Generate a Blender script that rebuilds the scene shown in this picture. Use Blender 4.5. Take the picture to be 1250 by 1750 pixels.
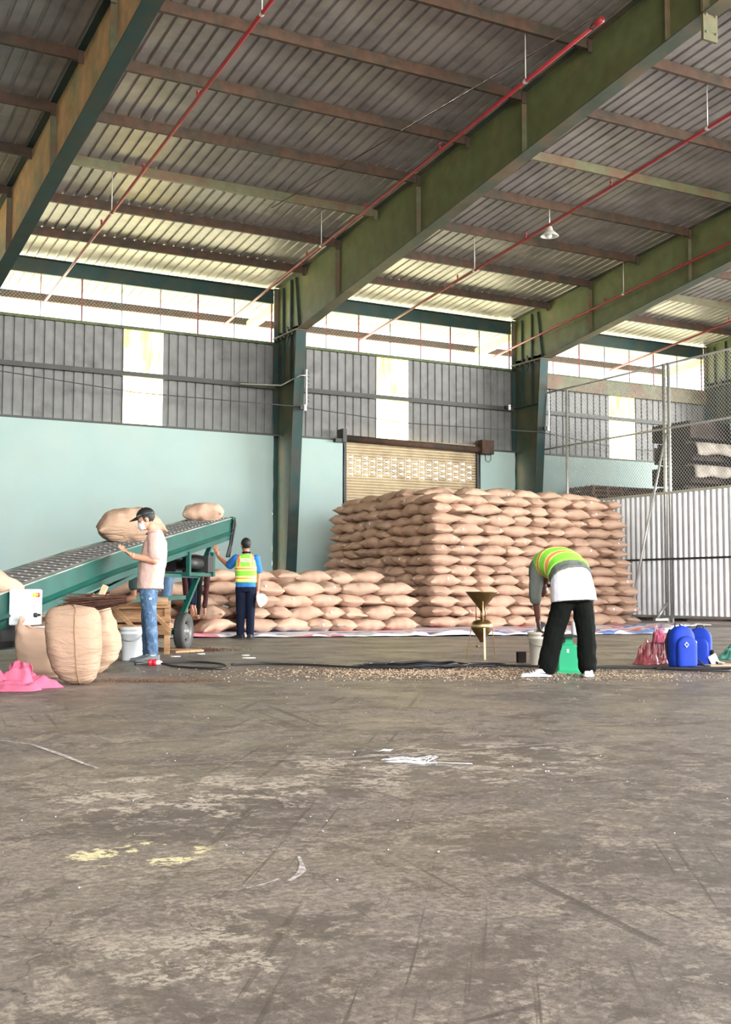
import bpy, bmesh, math, random
from mathutils import Vector, Matrix, noise, Euler
for o in list(bpy.data.objects): bpy.data.objects.remove(o)
SC = bpy.context.scene; COL = SC.collection
PI = math.pi
V = Vector
# ---------------------------------------------------------------- camera
YAW, PITCH, ROLL, EYE = .4978, .0683, .0016, .797
cam_d = bpy.data.cameras.new('camera'); cam = bpy.data.objects.new('camera', cam_d); COL.objects.link(cam)
fw = V((math.sin(YAW)*math.cos(PITCH), math.cos(YAW)*math.cos(PITCH), math.sin(PITCH)))
rt = V((math.cos(YAW), -math.sin(YAW), 0)); up = rt.cross(fw)
r2 = rt*math.cos(ROLL)+up*math.sin(ROLL); u2 = up*math.cos(ROLL)-rt*math.sin(ROLL)
cam.matrix_world = Matrix(((r2.x,u2.x,-fw.x,0),(r2.y,u2.y,-fw.y,0),(r2.z,u2.z,-fw.z,EYE),(0,0,0,1)))
cam_d.sensor_fit = 'VERTICAL'; cam_d.sensor_height = 24; cam_d.lens = 24*2003.4/1750
cam_d.clip_start = .05; cam_d.clip_end = 500
SC.camera = cam
# ---------------------------------------------------------------- light
world = bpy.data.worlds.new('sky'); SC.world = world; world.use_nodes = True
wn = world.node_tree.nodes; wl = world.node_tree.links
bg = wn['Background']; bg.inputs[0].default_value = (.86,.93,1,1); bg.inputs[1].default_value = 3.2
sun_d = bpy.data.lights.new('sun','SUN'); sun_d.energy = 75; sun_d.angle = .02; sun_d.color = (1,.95,.86)
sun = bpy.data.objects.new('sun', sun_d); COL.objects.link(sun)
sun.rotation_euler = V((-.25,-1,-.95)).to_track_quat('-Z','Y').to_euler()
# daylight through the open front of the warehouse, behind the camera
ar_d = bpy.data.lights.new('open_front_daylight','AREA'); ar_d.shape='RECTANGLE'; ar_d.size=40; ar_d.size_y=8
ar_d.energy = 10500; ar_d.color=(1,.985,.97)
ar = bpy.data.objects.new('open_front_daylight', ar_d); COL.objects.link(ar); ar.location=(9,-14.5,8.2)
ar.rotation_euler = (math.radians(90),0,0)
# daylight through the open right-hand side of the building
as_d = bpy.data.lights.new('open_side_daylight','AREA'); as_d.shape='RECTANGLE'; as_d.size=22; as_d.size_y=7.5
as_d.energy = 22000; as_d.color=(1,.985,.965)
as_ = bpy.data.objects.new('open_side_daylight', as_d); COL.objects.link(as_); as_.location=(43,5,5.2)
as_.rotation_euler = (math.radians(90),0,math.radians(78))
SC.view_settings.view_transform='Standard'; SC.view_settings.look='None'; SC.view_settings.gamma=1
SC.view_settings.use_curve_mapping=False; SC.view_settings.exposure = 0.42
SC.cycles.max_bounces=8; SC.cycles.diffuse_bounces=5
# ---------------------------------------------------------------- helpers
def mat(name, col, rough=.6, metal=0, var=.0, vscale=4, col2=None, mixscale=3, mixlo=.45, mixhi=.6, bump=0, bscale=40, rnd=0, spec=.5, stretch=(1,1,1), emit=None, alpha=None):
    m = bpy.data.materials.new(name); m.use_nodes=True; n=m.node_tree.nodes; l=m.node_tree.links
    b=n['Principled BSDF']; b.inputs['Roughness'].default_value=rough; b.inputs['Metallic'].default_value=metal
    b.inputs['Specular IOR Level'].default_value=spec
    tc=n.new('ShaderNodeTexCoord'); mp=n.new('ShaderNodeMapping'); mp.inputs['Scale'].default_value=stretch
    l.new(tc.outputs['Object'], mp.inputs['Vector'])
    src=None
    rgb=n.new('ShaderNodeRGB'); rgb.outputs[0].default_value=(*col,1); src=rgb.outputs[0]
    if col2 is not None:
        t=n.new('ShaderNodeTexNoise'); t.inputs['Scale'].default_value=mixscale; t.inputs['Detail'].default_value=6; t.inputs['Roughness'].default_value=.62
        l.new(mp.outputs[0],t.inputs['Vector'])
        r=n.new('ShaderNodeMapRange'); r.inputs['From Min'].default_value=mixlo; r.inputs['From Max'].default_value=mixhi
        l.new(t.outputs[0],r.inputs[0])
        x=n.new('ShaderNodeMix'); x.data_type='RGBA'; l.new(r.outputs[0],x.inputs[0]); l.new(src,x.inputs[6]); x.inputs[7].default_value=(*col2,1); src=x.outputs[2]
    if var or rnd:
        t=n.new('ShaderNodeTexNoise'); t.inputs['Scale'].default_value=vscale; t.inputs['Detail'].default_value=5
        l.new(mp.outputs[0],t.inputs['Vector'])
        r=n.new('ShaderNodeMapRange'); r.inputs['From Min'].default_value=.3; r.inputs['From Max'].default_value=.7; r.inputs['To Min'].default_value=1-var; r.inputs['To Max'].default_value=1+var
        l.new(t.outputs[0],r.inputs[0]); f=r.outputs[0]
        if rnd:
            oi=n.new('ShaderNodeObjectInfo'); q=n.new('ShaderNodeMapRange'); q.inputs['To Min'].default_value=1-rnd; q.inputs['To Max'].default_value=1+rnd
            l.new(oi.outputs['Random'],q.inputs[0]); mu=n.new('ShaderNodeMath'); mu.operation='MULTIPLY'; l.new(f,mu.inputs[0]); l.new(q.outputs[0],mu.inputs[1]); f=mu.outputs[0]
        vm=n.new('ShaderNodeVectorMath'); vm.operation='SCALE'; l.new(src,vm.inputs[0]); l.new(f,vm.inputs['Scale']); src=vm.outputs[0]
    l.new(src,b.inputs['Base Color'])
    if bump:
        t=n.new('ShaderNodeTexNoise'); t.inputs['Scale'].default_value=bscale; t.inputs['Detail'].default_value=4; l.new(mp.outputs[0],t.inputs['Vector'])
        bp=n.new('ShaderNodeBump'); bp.inputs['Strength'].default_value=bump; bp.inputs['Distance'].default_value=.02; l.new(t.outputs[0],bp.inputs['Height']); l.new(bp.outputs[0],b.inputs['Normal'])
    if emit: b.inputs['Emission Color'].default_value=(*emit[0],1); b.inputs['Emission Strength'].default_value=emit[1]
    if alpha is not None: b.inputs['Alpha'].default_value=alpha
    return m
def tag(o,label=None,cat=None,group=None,kind=None):
    if label: o['label']=label
    if cat: o['category']=cat
    if group: o['group']=group
    if kind: o['kind']=kind
    return o
def thing(name,label,cat,loc=(0,0,0),rotz=0,group=None):
    o=bpy.data.objects.new(name,None); COL.objects.link(o); o.empty_display_size=.2
    o.location=loc; o.rotation_euler=(0,0,rotz); return tag(o,label,cat,group)
class MB:
    def __init__(s): s.v=[]; s.f=[]; s.m=[]; s.sm=[]
    def add(s,vs,fs,mi=0,smooth=False):
        o=len(s.v); s.v+= [tuple(x) for x in vs]; s.f+= [tuple(i+o for i in f) for f in fs]; s.m+=[mi]*len(fs); s.sm+=[smooth]*len(fs); return s
    def box(s,c,d,rot=None,mi=0,bev=0):
        hx,hy,hz=d[0]/2,d[1]/2,d[2]/2
        vs=[V((x,y,z)) for z in(-hz,hz) for y in(-hy,hy) for x in(-hx,hx)]
        if rot is not None: vs=[rot@v for v in vs]
        vs=[v+V(c) for v in vs]
        return s.add(vs,[(0,2,3,1),(4,5,7,6),(0,1,5,4),(2,6,7,3),(0,4,6,2),(1,3,7,5)],mi)
    def beam(s,a,b,w,h,upv=(0,0,1),mi=0):
        a=V(a);b=V(b);d=(b-a); L=d.length; y=d.normalized(); x=y.cross(V(upv)).normalized(); z=x.cross(y)
        return s.box((a+b)/2,(w,L,h),Matrix((x,y,z)).transposed(),mi)
    def tube(s,pts,r,n=8,caps=True,mi=0,smooth=True):
        pts=[V(p) for p in pts]; N=len(pts); rs=r if isinstance(r,(list,tuple)) else [r]*N
        o=[];ref=None
        for i,p in enumerate(pts):
            t=(pts[min(i+1,N-1)]-pts[max(i-1,0)]).normalized()
            if ref is None: ref=V((0,0,1)) if abs(t.z)<.9 else V((1,0,0))
            x=t.cross(ref).normalized(); y=x.cross(t).normalized(); ref=y
            for k in range(n):
                a=2*PI*k/n; o.append(p+(x*math.cos(a)+y*math.sin(a))*rs[i])
        fs=[(i*n+k,i*n+(k+1)%n,(i+1)*n+(k+1)%n,(i+1)*n+k) for i in range(N-1) for k in range(n)]
        if caps: fs+= [tuple(range(n-1,-1,-1)),tuple((N-1)*n+k for k in range(n))]
        return s.add(o,fs,mi,smooth)
    def lathe(s,prof,c=(0,0,0),n=24,mi=0,smooth=True,M=None):
        o=[]
        for r,z in prof:
            for k in range(n):
                a=2*PI*k/n; v=V((r*math.cos(a),r*math.sin(a),z)); o.append((M@v if M else v)+V(c))
        fs=[(i*n+k,i*n+(k+1)%n,(i+1)*n+(k+1)%n,(i+1)*n+k) for i in range(len(prof)-1) for k in range(n)]
        return s.add(o,fs,mi,smooth)
    def ell(s,c,r,n=14,m=10,mi=0,M=None,smooth=True):
        prof=[(math.sin(PI*i/m),-math.cos(PI*i/m)) for i in range(m+1)]
        S=Matrix.Diagonal(V(r)); MM=(M@S) if M else S
        return s.lathe([(max(p[0],.001),p[1]) for p in prof],c,n,mi,smooth,MM)
    def prism(s,poly,a,b,axis='x',mi=0):
        n=len(poly); o=[]
        for q in (a,b):
            for (u,v) in poly:
                o.append({'x':(q,u,v),'y':(u,q,v),'z':(u,v,q)}[axis])
        fs=[tuple(range(n-1,-1,-1)),tuple(range(n,2*n))]+[(i,(i+1)%n,n+(i+1)%n,n+i) for i in range(n)]
        return s.add(o,fs,mi)
    def mesh(s,name,mats):
        me=bpy.data.meshes.new(name); me.from_pydata(s.v,[],s.f)
        for m in (mats if isinstance(mats,(list,tuple)) else [mats]): me.materials.append(m)
        me.polygons.foreach_set('material_index',s.m); me.polygons.foreach_set('use_smooth',s.sm)
        me.update(); bm=bmesh.new(); bm.from_mesh(me); bmesh.ops.recalc_face_normals(bm,faces=bm.faces); bm.to_mesh(me); bm.free(); return me
    def build(s,name,mats,parent=None,kind=None):
        o=bpy.data.objects.new(name,s.mesh(name,mats)); COL.objects.link(o)
        if parent: o.parent=parent
        if kind: o['kind']=kind
        return o
def tree_copy(o,parent=None):
    c=o.copy(); COL.objects.link(c)
    if parent is not None: c.parent=parent; c.matrix_parent_inverse=o.matrix_parent_inverse.copy()
    for ch in list(o.children): tree_copy(ch,c)
    return c
def site(a,b,z=0):      # floor grid turned 28.5 degrees to the back wall: a metres across, b metres away from the photographer
    return V((math.cos(YAW)*a+math.sin(YAW)*b, -math.sin(YAW)*a+math.cos(YAW)*b, z))
ORD=['','first','second','third','fourth','fifth','sixth','seventh','eighth','ninth','tenth','eleventh','twelfth','thirteenth','fourteenth','fifteenth','sixteenth']
WORD=['no','one','two','three','four','five','six']
# ---------------------------------------------------------------- materials
M={}
M['wall']=mat('pale_blue_paint',(.285,.385,.37),.75,var=.03,vscale=1.2,col2=(.31,.385,.355),mixscale=.7,mixlo=.4,mixhi=.7,bump=.1,bscale=60)
M['sheet']=mat('grey_wall_sheet',(.125,.125,.125),.6,.1,var=.18,vscale=3,col2=(.055,.052,.05),mixscale=1.6,mixlo=.55,mixhi=.8)
M['roof']=mat('galvanised_roof_sheet',(.27,.25,.25),.42,.25,var=.12,vscale=2.5,col2=(.15,.14,.14),mixscale=1.3,mixlo=.45,mixhi=.75)
M['rust']=mat('rusty_primer_steel',(.062,.034,.024),.75,spec=.25,var=.25,vscale=6,col2=(.04,.032,.025),mixscale=2)
M['rustg']=mat('rusty_green_steel',(.085,.085,.045),.65,var=.2,vscale=5,col2=(.10,.055,.03),mixscale=1.1,mixlo=.45,mixhi=.6)
M['green']=mat('green_painted_steel',(.085,.10,.042),.5,var=.2,vscale=3,col2=(.11,.085,.04),mixscale=1.0,mixlo=.5,mixhi=.75)
M['rweb']=mat('orange_brown_stained_steel',(.36,.20,.09),.6,var=.25,vscale=3,col2=(.17,.15,.07),mixscale=.8,mixlo=.45,mixhi=.65)
M['teal']=mat('dark_teal_steel',(.018,.042,.040),.6,spec=.2,var=.15,vscale=3,col2=(.03,.038,.03),mixscale=1.5)
M['dark']=mat('dark_steel',(.03,.032,.03),.6,var=.2)
M['galv']=mat('galvanised_tube',(.48,.48,.46),.38,.6,var=.12,vscale=8)
M['wire']=mat('galvanised_wire',(.55,.56,.54),.45,.4)
M['zinc']=mat('new_zinc_sheet',(.80,.81,.84),.25,.5,var=.08,vscale=3)
M['red']=mat('red_pipe_paint',(.22,.015,.02),.4,var=.1)
M['conv']=mat('green_machine_paint',(.003,.055,.042),.45,spec=.3,var=.2,vscale=2,col2=(.008,.075,.058),mixscale=1.5,mixlo=.4,mixhi=.7)
M['belt']=mat('dusty_belt_rubber',(.17,.16,.15),.7,var=.15,vscale=5)
M['beltpat']=mat('pale_worn_belt_rib',(.27,.265,.25),.7,var=.15)
M['dustlip']=mat('dusty_steel_edge',(.30,.31,.27),.6,var=.2,vscale=4,col2=(.08,.16,.13),mixscale=2)
M['rubber']=mat('black_rubber',(.035,.035,.033),.7,var=.15)
M['rim']=mat('grey_wheel_rim',(.20,.20,.19),.45,.4,var=.2)
M['black']=mat('black_plastic',(.012,.012,.014),.5)
M['blackm']=mat('black_machine_parts',(.02,.02,.02),.55,.3)
M['white']=mat('white_plastic',(.78,.80,.80),.4,var=.02)
M['cream']=mat('cream_plastic',(.74,.68,.58),.45,var=.04)
M['lbox']=mat('white_enamel_box',(.80,.82,.82),.4,var=.02)
M['wood']=mat('rough_timber',(.36,.19,.09),.75,var=.25,vscale=3,col2=(.50,.30,.16),mixscale=2,stretch=(1,1,6))
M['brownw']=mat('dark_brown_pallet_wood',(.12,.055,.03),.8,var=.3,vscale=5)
M['straw']=mat('brown_palm_bristle',(.10,.05,.035),.9,spec=.1,var=.4,vscale=20)
M['pinkcloth']=mat('pink_cloth',(.52,.12,.20),.85,spec=.15,var=.08,vscale=6,bump=.2,bscale=60)
M['skin']=mat('light_brown_skin',(.62,.30,.19),.5,var=.06,vscale=15)
M['skin2']=mat('brown_skin',(.36,.16,.09),.5,var=.06,vscale=15)
M['skin3']=mat('dark_brown_skin',(.16,.065,.04),.5,var=.06,vscale=15)
M['hair']=mat('black_hair',(.008,.007,.007),.6,bump=.3,bscale=120)
M['shirtp']=mat('dusty_pink_cotton',(.56,.37,.32),.85,spec=.15,var=.04,bump=.15,bscale=90)
M['jeans']=mat('washed_blue_denim',(.055,.11,.20),.85,var=.2,vscale=10,col2=(.20,.30,.42),mixscale=9,mixlo=.52,mixhi=.68,bump=.2,bscale=120)
M['jeans2']=mat('blue_denim',(.09,.16,.26),.85,var=.15,vscale=10)
M['navy']=mat('navy_cotton',(.007,.010,.024),.9,spec=.15,var=.1)
M['blk']=mat('black_cotton',(.006,.007,.006),.95,spec=.1,var=.1)
M['blue']=mat('blue_polo_cotton',(.02,.16,.50),.8,var=.05)
M['lime']=mat('lime_vest_mesh',(.26,.72,.07),.7,spec=.2,var=.05)
M['yel']=mat('silver_yellow_tape',(.95,.90,.25),.5)
M['ora']=mat('orange_vest_tape',(.95,.28,.10),.6)
M['greyc']=mat('grey_cotton',(.13,.14,.125),.9,spec=.15,var=.08)
M['whc']=mat('white_cotton',(.78,.77,.84),.85,var=.03,bump=.15,bscale=30)
M['maroon']=mat('maroon_cotton',(.055,.02,.02),.9,spec=.15,var=.1)
M['shoeg']=mat('grey_knit_shoe',(.16,.18,.19),.8,var=.1)
M['shoew']=mat('white_shoe_leather',(.72,.72,.70),.5)
M['brass']=mat('aged_brass',(.20,.12,.045),.33,.85,var=.25,vscale=9)
M['brassl']=mat('bright_brass',(.62,.47,.24),.35,.7,var=.1)
M['sgreen']=mat('green_scale_enamel',(.015,.42,.19),.45,var=.05)
M['bp']=mat('royal_blue_nylon',(.006,.035,.34),.7,spec=.25,var=.1,bump=.15,bscale=150)
M['pinkbag']=mat('dark_pink_plastic',(.30,.07,.08),.28,var=.25,vscale=8)
M['grbag']=mat('green_plastic_bag',(.07,.26,.19),.35,var=.15,vscale=8)
M['paper']=mat('white_paper',(.80,.80,.80),.8)
M['card']=mat('cardboard',(.50,.36,.22),.85,var=.08)
M['shutter']=mat('cream_shutter_slat',(.46,.37,.24),.45,.2,var=.1,vscale=2,col2=(.36,.28,.18),mixscale=1.4)
M['tarpg']=mat('dusty_grey_tarpaulin',(.17,.145,.12),.8,var=.35,vscale=3)
M['tarpd']=mat('dark_green_tarpaulin',(.03,.06,.055),.7,var=.2,vscale=3)
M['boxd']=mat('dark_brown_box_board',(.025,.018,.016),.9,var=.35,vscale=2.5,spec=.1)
M['bean']=mat('brown_bean_husk',(.13,.075,.042),.7,rnd=0,var=.5,vscale=60)
M['husk']=mat('pale_husk',(.52,.38,.26),.7,var=.4,vscale=40)
M['cable']=mat('black_cable_rubber',(.018,.018,.02),.5)
M['lblue']=mat('light_blue_plastic',(.05,.40,.75),.35)
M['btnr']=mat('red_lamp_button',(.75,.03,.03),.3); M['btny']=mat('yellow_lamp_button',(.95,.65,.05),.3); M['btno']=mat('orange_lamp_button',(.9,.22,.03),.3)
M['redt']=mat('red_print',(.72,.05,.06),.6)
M['grass']=mat('outdoor_grass',(.50,.49,.30),.9,var=.2,vscale=.4)
M['leaf']=mat('green_leaf',(.12,.30,.05),.6,var=.3,vscale=3)
def sackmat(name,c,c2):
    m=mat(name,c,.9,var=.07,vscale=5,rnd=.10,col2=c2,mixscale=2.5,mixlo=.4,mixhi=.75,spec=.15)
    n=m.node_tree.nodes; l=m.node_tree.links; b=n['Principled BSDF']
    tc=n.new('ShaderNodeTexCoord'); w=n.new('ShaderNodeTexWave'); w.inputs['Scale'].default_value=60; w.inputs['Distortion'].default_value=1.5; l.new(tc.outputs['Object'],w.inputs['Vector'])
    n2=n.new('ShaderNodeTexNoise'); n2.inputs['Scale'].default_value=9; n2.inputs['Detail'].default_value=5; l.new(tc.outputs['Object'],n2.inputs['Vector'])
    ad=n.new('ShaderNodeMath'); ad.operation='MULTIPLY_ADD'; ad.inputs[1].default_value=.12; l.new(w.outputs[0],ad.inputs[0]); l.new(n2.outputs[0],ad.inputs[2])
    bp=n.new('ShaderNodeBump'); bp.inputs['Strength'].default_value=.45; bp.inputs['Distance'].default_value=.03; l.new(ad.outputs[0],bp.inputs['Height']); l.new(bp.outputs[0],b.inputs['Normal'])
    return m
M['sack']=sackmat('tan_burlap',(.52,.35,.255),(.45,.29,.205))
M['sackl']=sackmat('light_burlap',(.50,.335,.235),(.42,.27,.18))

def add_creases(m):
    n=m.node_tree.nodes; l=m.node_tree.links; b=n['Principled BSDF']; old=b.inputs['Normal'].links[0].from_node
    tc=n.new('ShaderNodeTexCoord'); mp=n.new('ShaderNodeMapping'); mp.inputs['Scale'].default_value=(3,3,13); l.new(tc.outputs['Object'],mp.inputs[0])
    t=n.new('ShaderNodeTexNoise'); t.inputs['Scale'].default_value=1.4; t.inputs['Detail'].default_value=4; t.inputs['Distortion'].default_value=.8; l.new(mp.outputs[0],t.inputs['Vector'])
    bp=n.new('ShaderNodeBump'); bp.inputs['Strength'].default_value=.7; bp.inputs['Distance'].default_value=.05; l.new(t.outputs[0],bp.inputs['Height']); l.new(old.outputs[0],bp.inputs['Normal']); l.new(bp.outputs[0],b.inputs['Normal'])
add_creases(M['sackl'])
# ================================================================ SETTING
WY=29.3
def zr(y): return 9.18+.103*(27.515-y)
def sheet_profile(a,b,pitch=.25,h=.035,w=.05,flat=.03,off=0):
    pts=[];x=a
    pts.append((a,0)); k=math.ceil((a-off)/pitch)*pitch+off
    while k<b:
        for dx,hh in((-w/2-.012,0),(-w/2+.006,h),(w/2-.006,h),(w/2+.012,0)):
            if a<k+dx<b: pts.append((k+dx,hh))
        k+=pitch
    pts.append((b,0)); return pts
# floor
def floor_mat():
    m=bpy.data.materials.new('worn_concrete'); m.use_nodes=True; n=m.node_tree.nodes; l=m.node_tree.links; b=n['Principled BSDF']
    tc=n.new('ShaderNodeTexCoord')
    def mp(s,r=0,loc=(0,0,0)):
        q=n.new('ShaderNodeMapping'); q.inputs['Scale'].default_value=s; q.inputs['Rotation'].default_value=(0,0,r); q.inputs['Location'].default_value=loc; l.new(tc.outputs['Object'],q.inputs[0]); return q.outputs[0]
    def noi(v,s,d=6,r=.6,dist=0):
        q=n.new('ShaderNodeTexNoise'); q.inputs['Scale'].default_value=s; q.inputs['Detail'].default_value=d; q.inputs['Roughness'].default_value=r; q.inputs['Distortion'].default_value=dist; l.new(v,q.inputs['Vector']); return q.outputs[0]
    def rng(s,a,b_,c=0,d=1,smooth=True):
        q=n.new('ShaderNodeMapRange'); q.interpolation_type='SMOOTHSTEP' if smooth else 'LINEAR'
        q.inputs['From Min'].default_value=a;q.inputs['From Max'].default_value=b_;q.inputs['To Min'].default_value=c;q.inputs['To Max'].default_value=d; l.new(s,q.inputs[0]); return q.outputs[0]
    def mix(f,a,c,mode='MIX'):
        q=n.new('ShaderNodeMix'); q.data_type='RGBA'; q.blend_type=mode; 
        if isinstance(f,float): q.inputs[0].default_value=f
        else: l.new(f,q.inputs[0])
        for i,x in((6,a),(7,c)):
            if isinstance(x,tuple): q.inputs[i].default_value=(*x,1)
            else: l.new(x,q.inputs[i])
        return q.outputs[2]
    def mul(a,c):
        q=n.new('ShaderNodeMath'); q.operation='MULTIPLY'; l.new(a,q.inputs[0])
        if isinstance(c,float): q.inputs[1].default_value=c
        else: l.new(c,q.inputs[1])
        return q.outputs[0]
    A=-.9  # direction of the wheel drag marks
    base=mix(rng(noi(mp((1,1,1)),.35,8,.65,.4),.36,.66),(.165,.137,.118),(.275,.23,.195))
    base=mix(rng(noi(mp((1,1,1),0,(5,2,0)),1.1,12,.78,.5),.49,.57,0,.85),base,(.098,.078,.067))
    base=mix(rng(noi(mp((1,1,1),0,(9,1,0)),2.6,12,.8,.6),.53,.58,0,.85),base,(.34,.285,.23))
    base=mix(rng(noi(mp((1,1,1),0,(2,8,0)),5.5,10,.8,.3),.53,.57,0,.8),base,(.085,.067,.057))
    base=mix(rng(noi(mp((1,1,1),0,(7,3,0)),12,8,.75,.3),.55,.59,0,.7),base,(.35,.30,.25))
    fine=noi(mp((1,1,1)),40,6,.8); base=mix(rng(fine,.42,.58,0,.7),base,(.09,.073,.063))
    # drag marks: noise stretched along a heading, gated by patches
    def strk(head,loc,thin,sc):
        q=n.new('ShaderNodeMapping'); q.inputs['Rotation'].default_value=(0,0,head); l.new(tc.outputs['Object'],q.inputs[0])
        w=n.new('ShaderNodeMapping'); w.inputs['Scale'].default_value=(thin,.30,1); w.inputs['Location'].default_value=loc; l.new(q.outputs[0],w.inputs[0]); return noi(w.outputs[0],sc,5,.65,.25)
    for hd,loc,gs,gl,gt in ((YAW+.12,(0,0,0),.5,(3,7,0),.47),(YAW-.35,(4,1,0),.6,(6,2,0),.50),(YAW+1.0,(2,5,0),.6,(1,4,0),.53)):
        base=mix(mul(mul(rng(strk(hd,loc,20,1.0),.58,.63),rng(noi(mp((1,1,1),0,gl),gs,3),gt+.03,gt+.10)),.75),base,(.062,.05,.044))
    # cracks
    vo=n.new('ShaderNodeTexVoronoi'); vo.feature='DISTANCE_TO_EDGE'; vo.inputs['Scale'].default_value=2.6
    dn=n.new('ShaderNodeTexNoise'); dn.inputs['Scale'].default_value=3; dn.inputs['Detail'].default_value=5; l.new(tc.outputs['Object'],dn.inputs['Vector'])
    vm=n.new('ShaderNodeVectorMath'); vm.operation='MULTIPLY_ADD'; vm.inputs[1].default_value=(.5,.5,.5); l.new(dn.outputs['Color'],vm.inputs[0]); l.new(tc.outputs['Object'],vm.inputs[2]); l.new(vm.outputs[0],vo.inputs['Vector'])
    ck=mul(rng(vo.outputs['Distance'],.0,.012,1,0),rng(noi(mp((1,1,1),0,(2,2,0)),.5,3),.5,.6))
    base=mix(mul(ck,.75),base,(.04,.033,.03))
    # paint-like yellow splash, pale patches and a brown patch
    def spot(cx,cy,rx,ry,thr,col,base,sc=9):
        q=n.new('ShaderNodeMapping'); q.vector_type='POINT'; q.inputs['Location'].default_value=(-cx/rx,-cy/ry,0); q.inputs['Scale'].default_value=(1/rx,1/ry,1); l.new(tc.outputs['Object'],q.inputs[0])
        ln=n.new('ShaderNodeVectorMath'); ln.operation='LENGTH'; l.new(q.outputs[0],ln.inputs[0])
        d=rng(ln.outputs['Value'],.2,1.0,1,0); z=noi(mp((1,1,1),.3,(cx,cy,0)),sc,5,.6)
        ad=n.new('ShaderNodeMath'); ad.operation='MULTIPLY'; l.new(d,ad.inputs[0]); l.new(z,ad.inputs[1])
        k1=rng(noi(mp((1,1,1),0,(cx,cy,0)),sc*.45,6,.7),.50,.55); k2=rng(noi(mp((1,1,1),0,(cy,cx,0)),sc*2.2,6,.7),.44,.52); return mix(mul(mul(rng(d,.05,.5),k1),k2),base,col)
    base=spot(1.10,3.52,.34,.26,.46,(.66,.58,.34),base,11)
    base=spot(1.62,4.45,.75,.75,.34,(.40,.345,.285),base,10)  # pale patch: skylight reflection put into the floor colour
    base=spot(.95,2.5,.35,.3,.50,(.35,.305,.25),base,22)
    base=spot(3.0,4.7,1.3,.9,.34,(.37,.32,.27),base,10)
    base=spot(5.2,10.9,2.4,1.0,.30,(.17,.12,.09),base,9)
    l.new(base,b.inputs['Base Color'])
    l.new(rng(noi(mp((1,1,1),0,(4,4,0)),1.2,6,.6),.35,.7,.36,.6),b.inputs['Roughness'])
    b.inputs['Specular IOR Level'].default_value=.42
    bp=n.new('ShaderNodeBump'); bp.inputs['Strength'].default_value=.6; bp.inputs['Distance'].default_value=.012; l.new(noi(mp((1,1,1)),11,8,.8),bp.inputs['Height']); l.new(bp.outputs[0],b.inputs['Normal'])
    return m
M['floor']=floor_mat()
b=MB(); b.box((18,7.7,-.1),(60,44.2,.2)); b.build('floor',M['floor'],kind='structure')
b=MB(); b.box((20,70,-.35),(260,80.2,.3)); b.box((20,-54.5,-.35),(260,80,.3)); b.build('outdoor_ground',M['grass'],kind='structure')
# roof sheets with folded ribs
b=MB(); pr_=sheet_profile(-11,46)
for (y0,y1,dz) in ((31.7,22.0,0),(22.1,12.4,.012),(12.5,-13.8,.024)):
    vs=[];fs=[]
    for x,h in pr_:
        vs.append((x,y0,zr(y0)+.205+h+dz)); vs.append((x,y1,zr(y1)+.205+h+dz))
    fs=[(2*i,2*i+1,2*i+3,2*i+2) for i in range(len(pr_)-1)]
    b.add(vs,fs)
b.build('ceiling',M['roof'],kind='structure')
# upper wall of ribbed steel sheet and its three translucent panels
ps=[(-11,.9),(1.95,8.8),(9.86,16.28),(17.34,24.9),(25.98,32.9),(33.9,46)]
b=MB()
for a,c in ps:
    p=sheet_profile(a,c,.25,.03,.045); vs=[]
    for x,h in p: vs+=[(x,WY+h,5.0),(x,WY+h,7.6)]
    b.add(vs,[(2*i,2*i+1,2*i+3,2*i+2) for i in range(len(p)-1)])
b.build('wall_back',M['sheet'],kind='structure')
def panel_mat():
    m=bpy.data.materials.new('translucent_fibreglass'); m.use_nodes=True; n=m.node_tree.nodes; l=m.node_tree.links; n.remove(n['Principled BSDF']); out=n['Material Output']
    tr=n.new('ShaderNodeBsdfTranslucent'); df=n.new('ShaderNodeBsdfDiffuse'); mx=n.new('ShaderNodeMixShader'); mx.inputs[0].default_value=.25
    tc=n.new('ShaderNodeTexCoord'); mp=n.new('ShaderNodeMapping'); mp.inputs['Scale'].default_value=(3,3,.8); l.new(tc.outputs['Object'],mp.inputs[0]); no=n.new('ShaderNodeTexNoise'); no.inputs['Scale'].default_value=1.7; no.inputs['Detail'].default_value=7; l.new(mp.outputs[0],no.inputs['Vector'])
    cr=n.new('ShaderNodeMix'); cr.data_type='RGBA'; r=n.new('ShaderNodeMapRange'); r.inputs['From Min'].default_value=.42; r.inputs['From Max'].default_value=.65; l.new(no.outputs[0],r.inputs[0]); l.new(r.outputs[0],cr.inputs[0])
    cr.inputs[6].default_value=(.80,.74,.38,1); cr.inputs[7].default_value=(.58,.44,.10,1); l.new(cr.outputs[2],tr.inputs[0]); df.inputs[0].default_value=(.6,.55,.35,1)
    l.new(tr.outputs[0],mx.inputs[1]); l.new(df.outputs[0],mx.inputs[2]); l.new(mx.outputs[0],out.inputs[0]); return m
M['panel']=panel_mat()
for i,(a,c) in enumerate(((.9,1.95),(8.8,9.86),(16.28,17.34),(24.9,25.98),(32.9,33.9))):
    p=sheet_profile(a,c,.25,.03,.045); vs=[]
    b=MB()
    for x,h in p: vs+=[(x,WY+.01+h,5.0),(x,WY+.01+h,7.6)]
    b.add(vs,[(2*j,2*j+1,2*j+3,2*j+2) for j in range(len(p)-1)]); b.build('window_%d'%(i+1),M['panel'],kind='structure')
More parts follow.
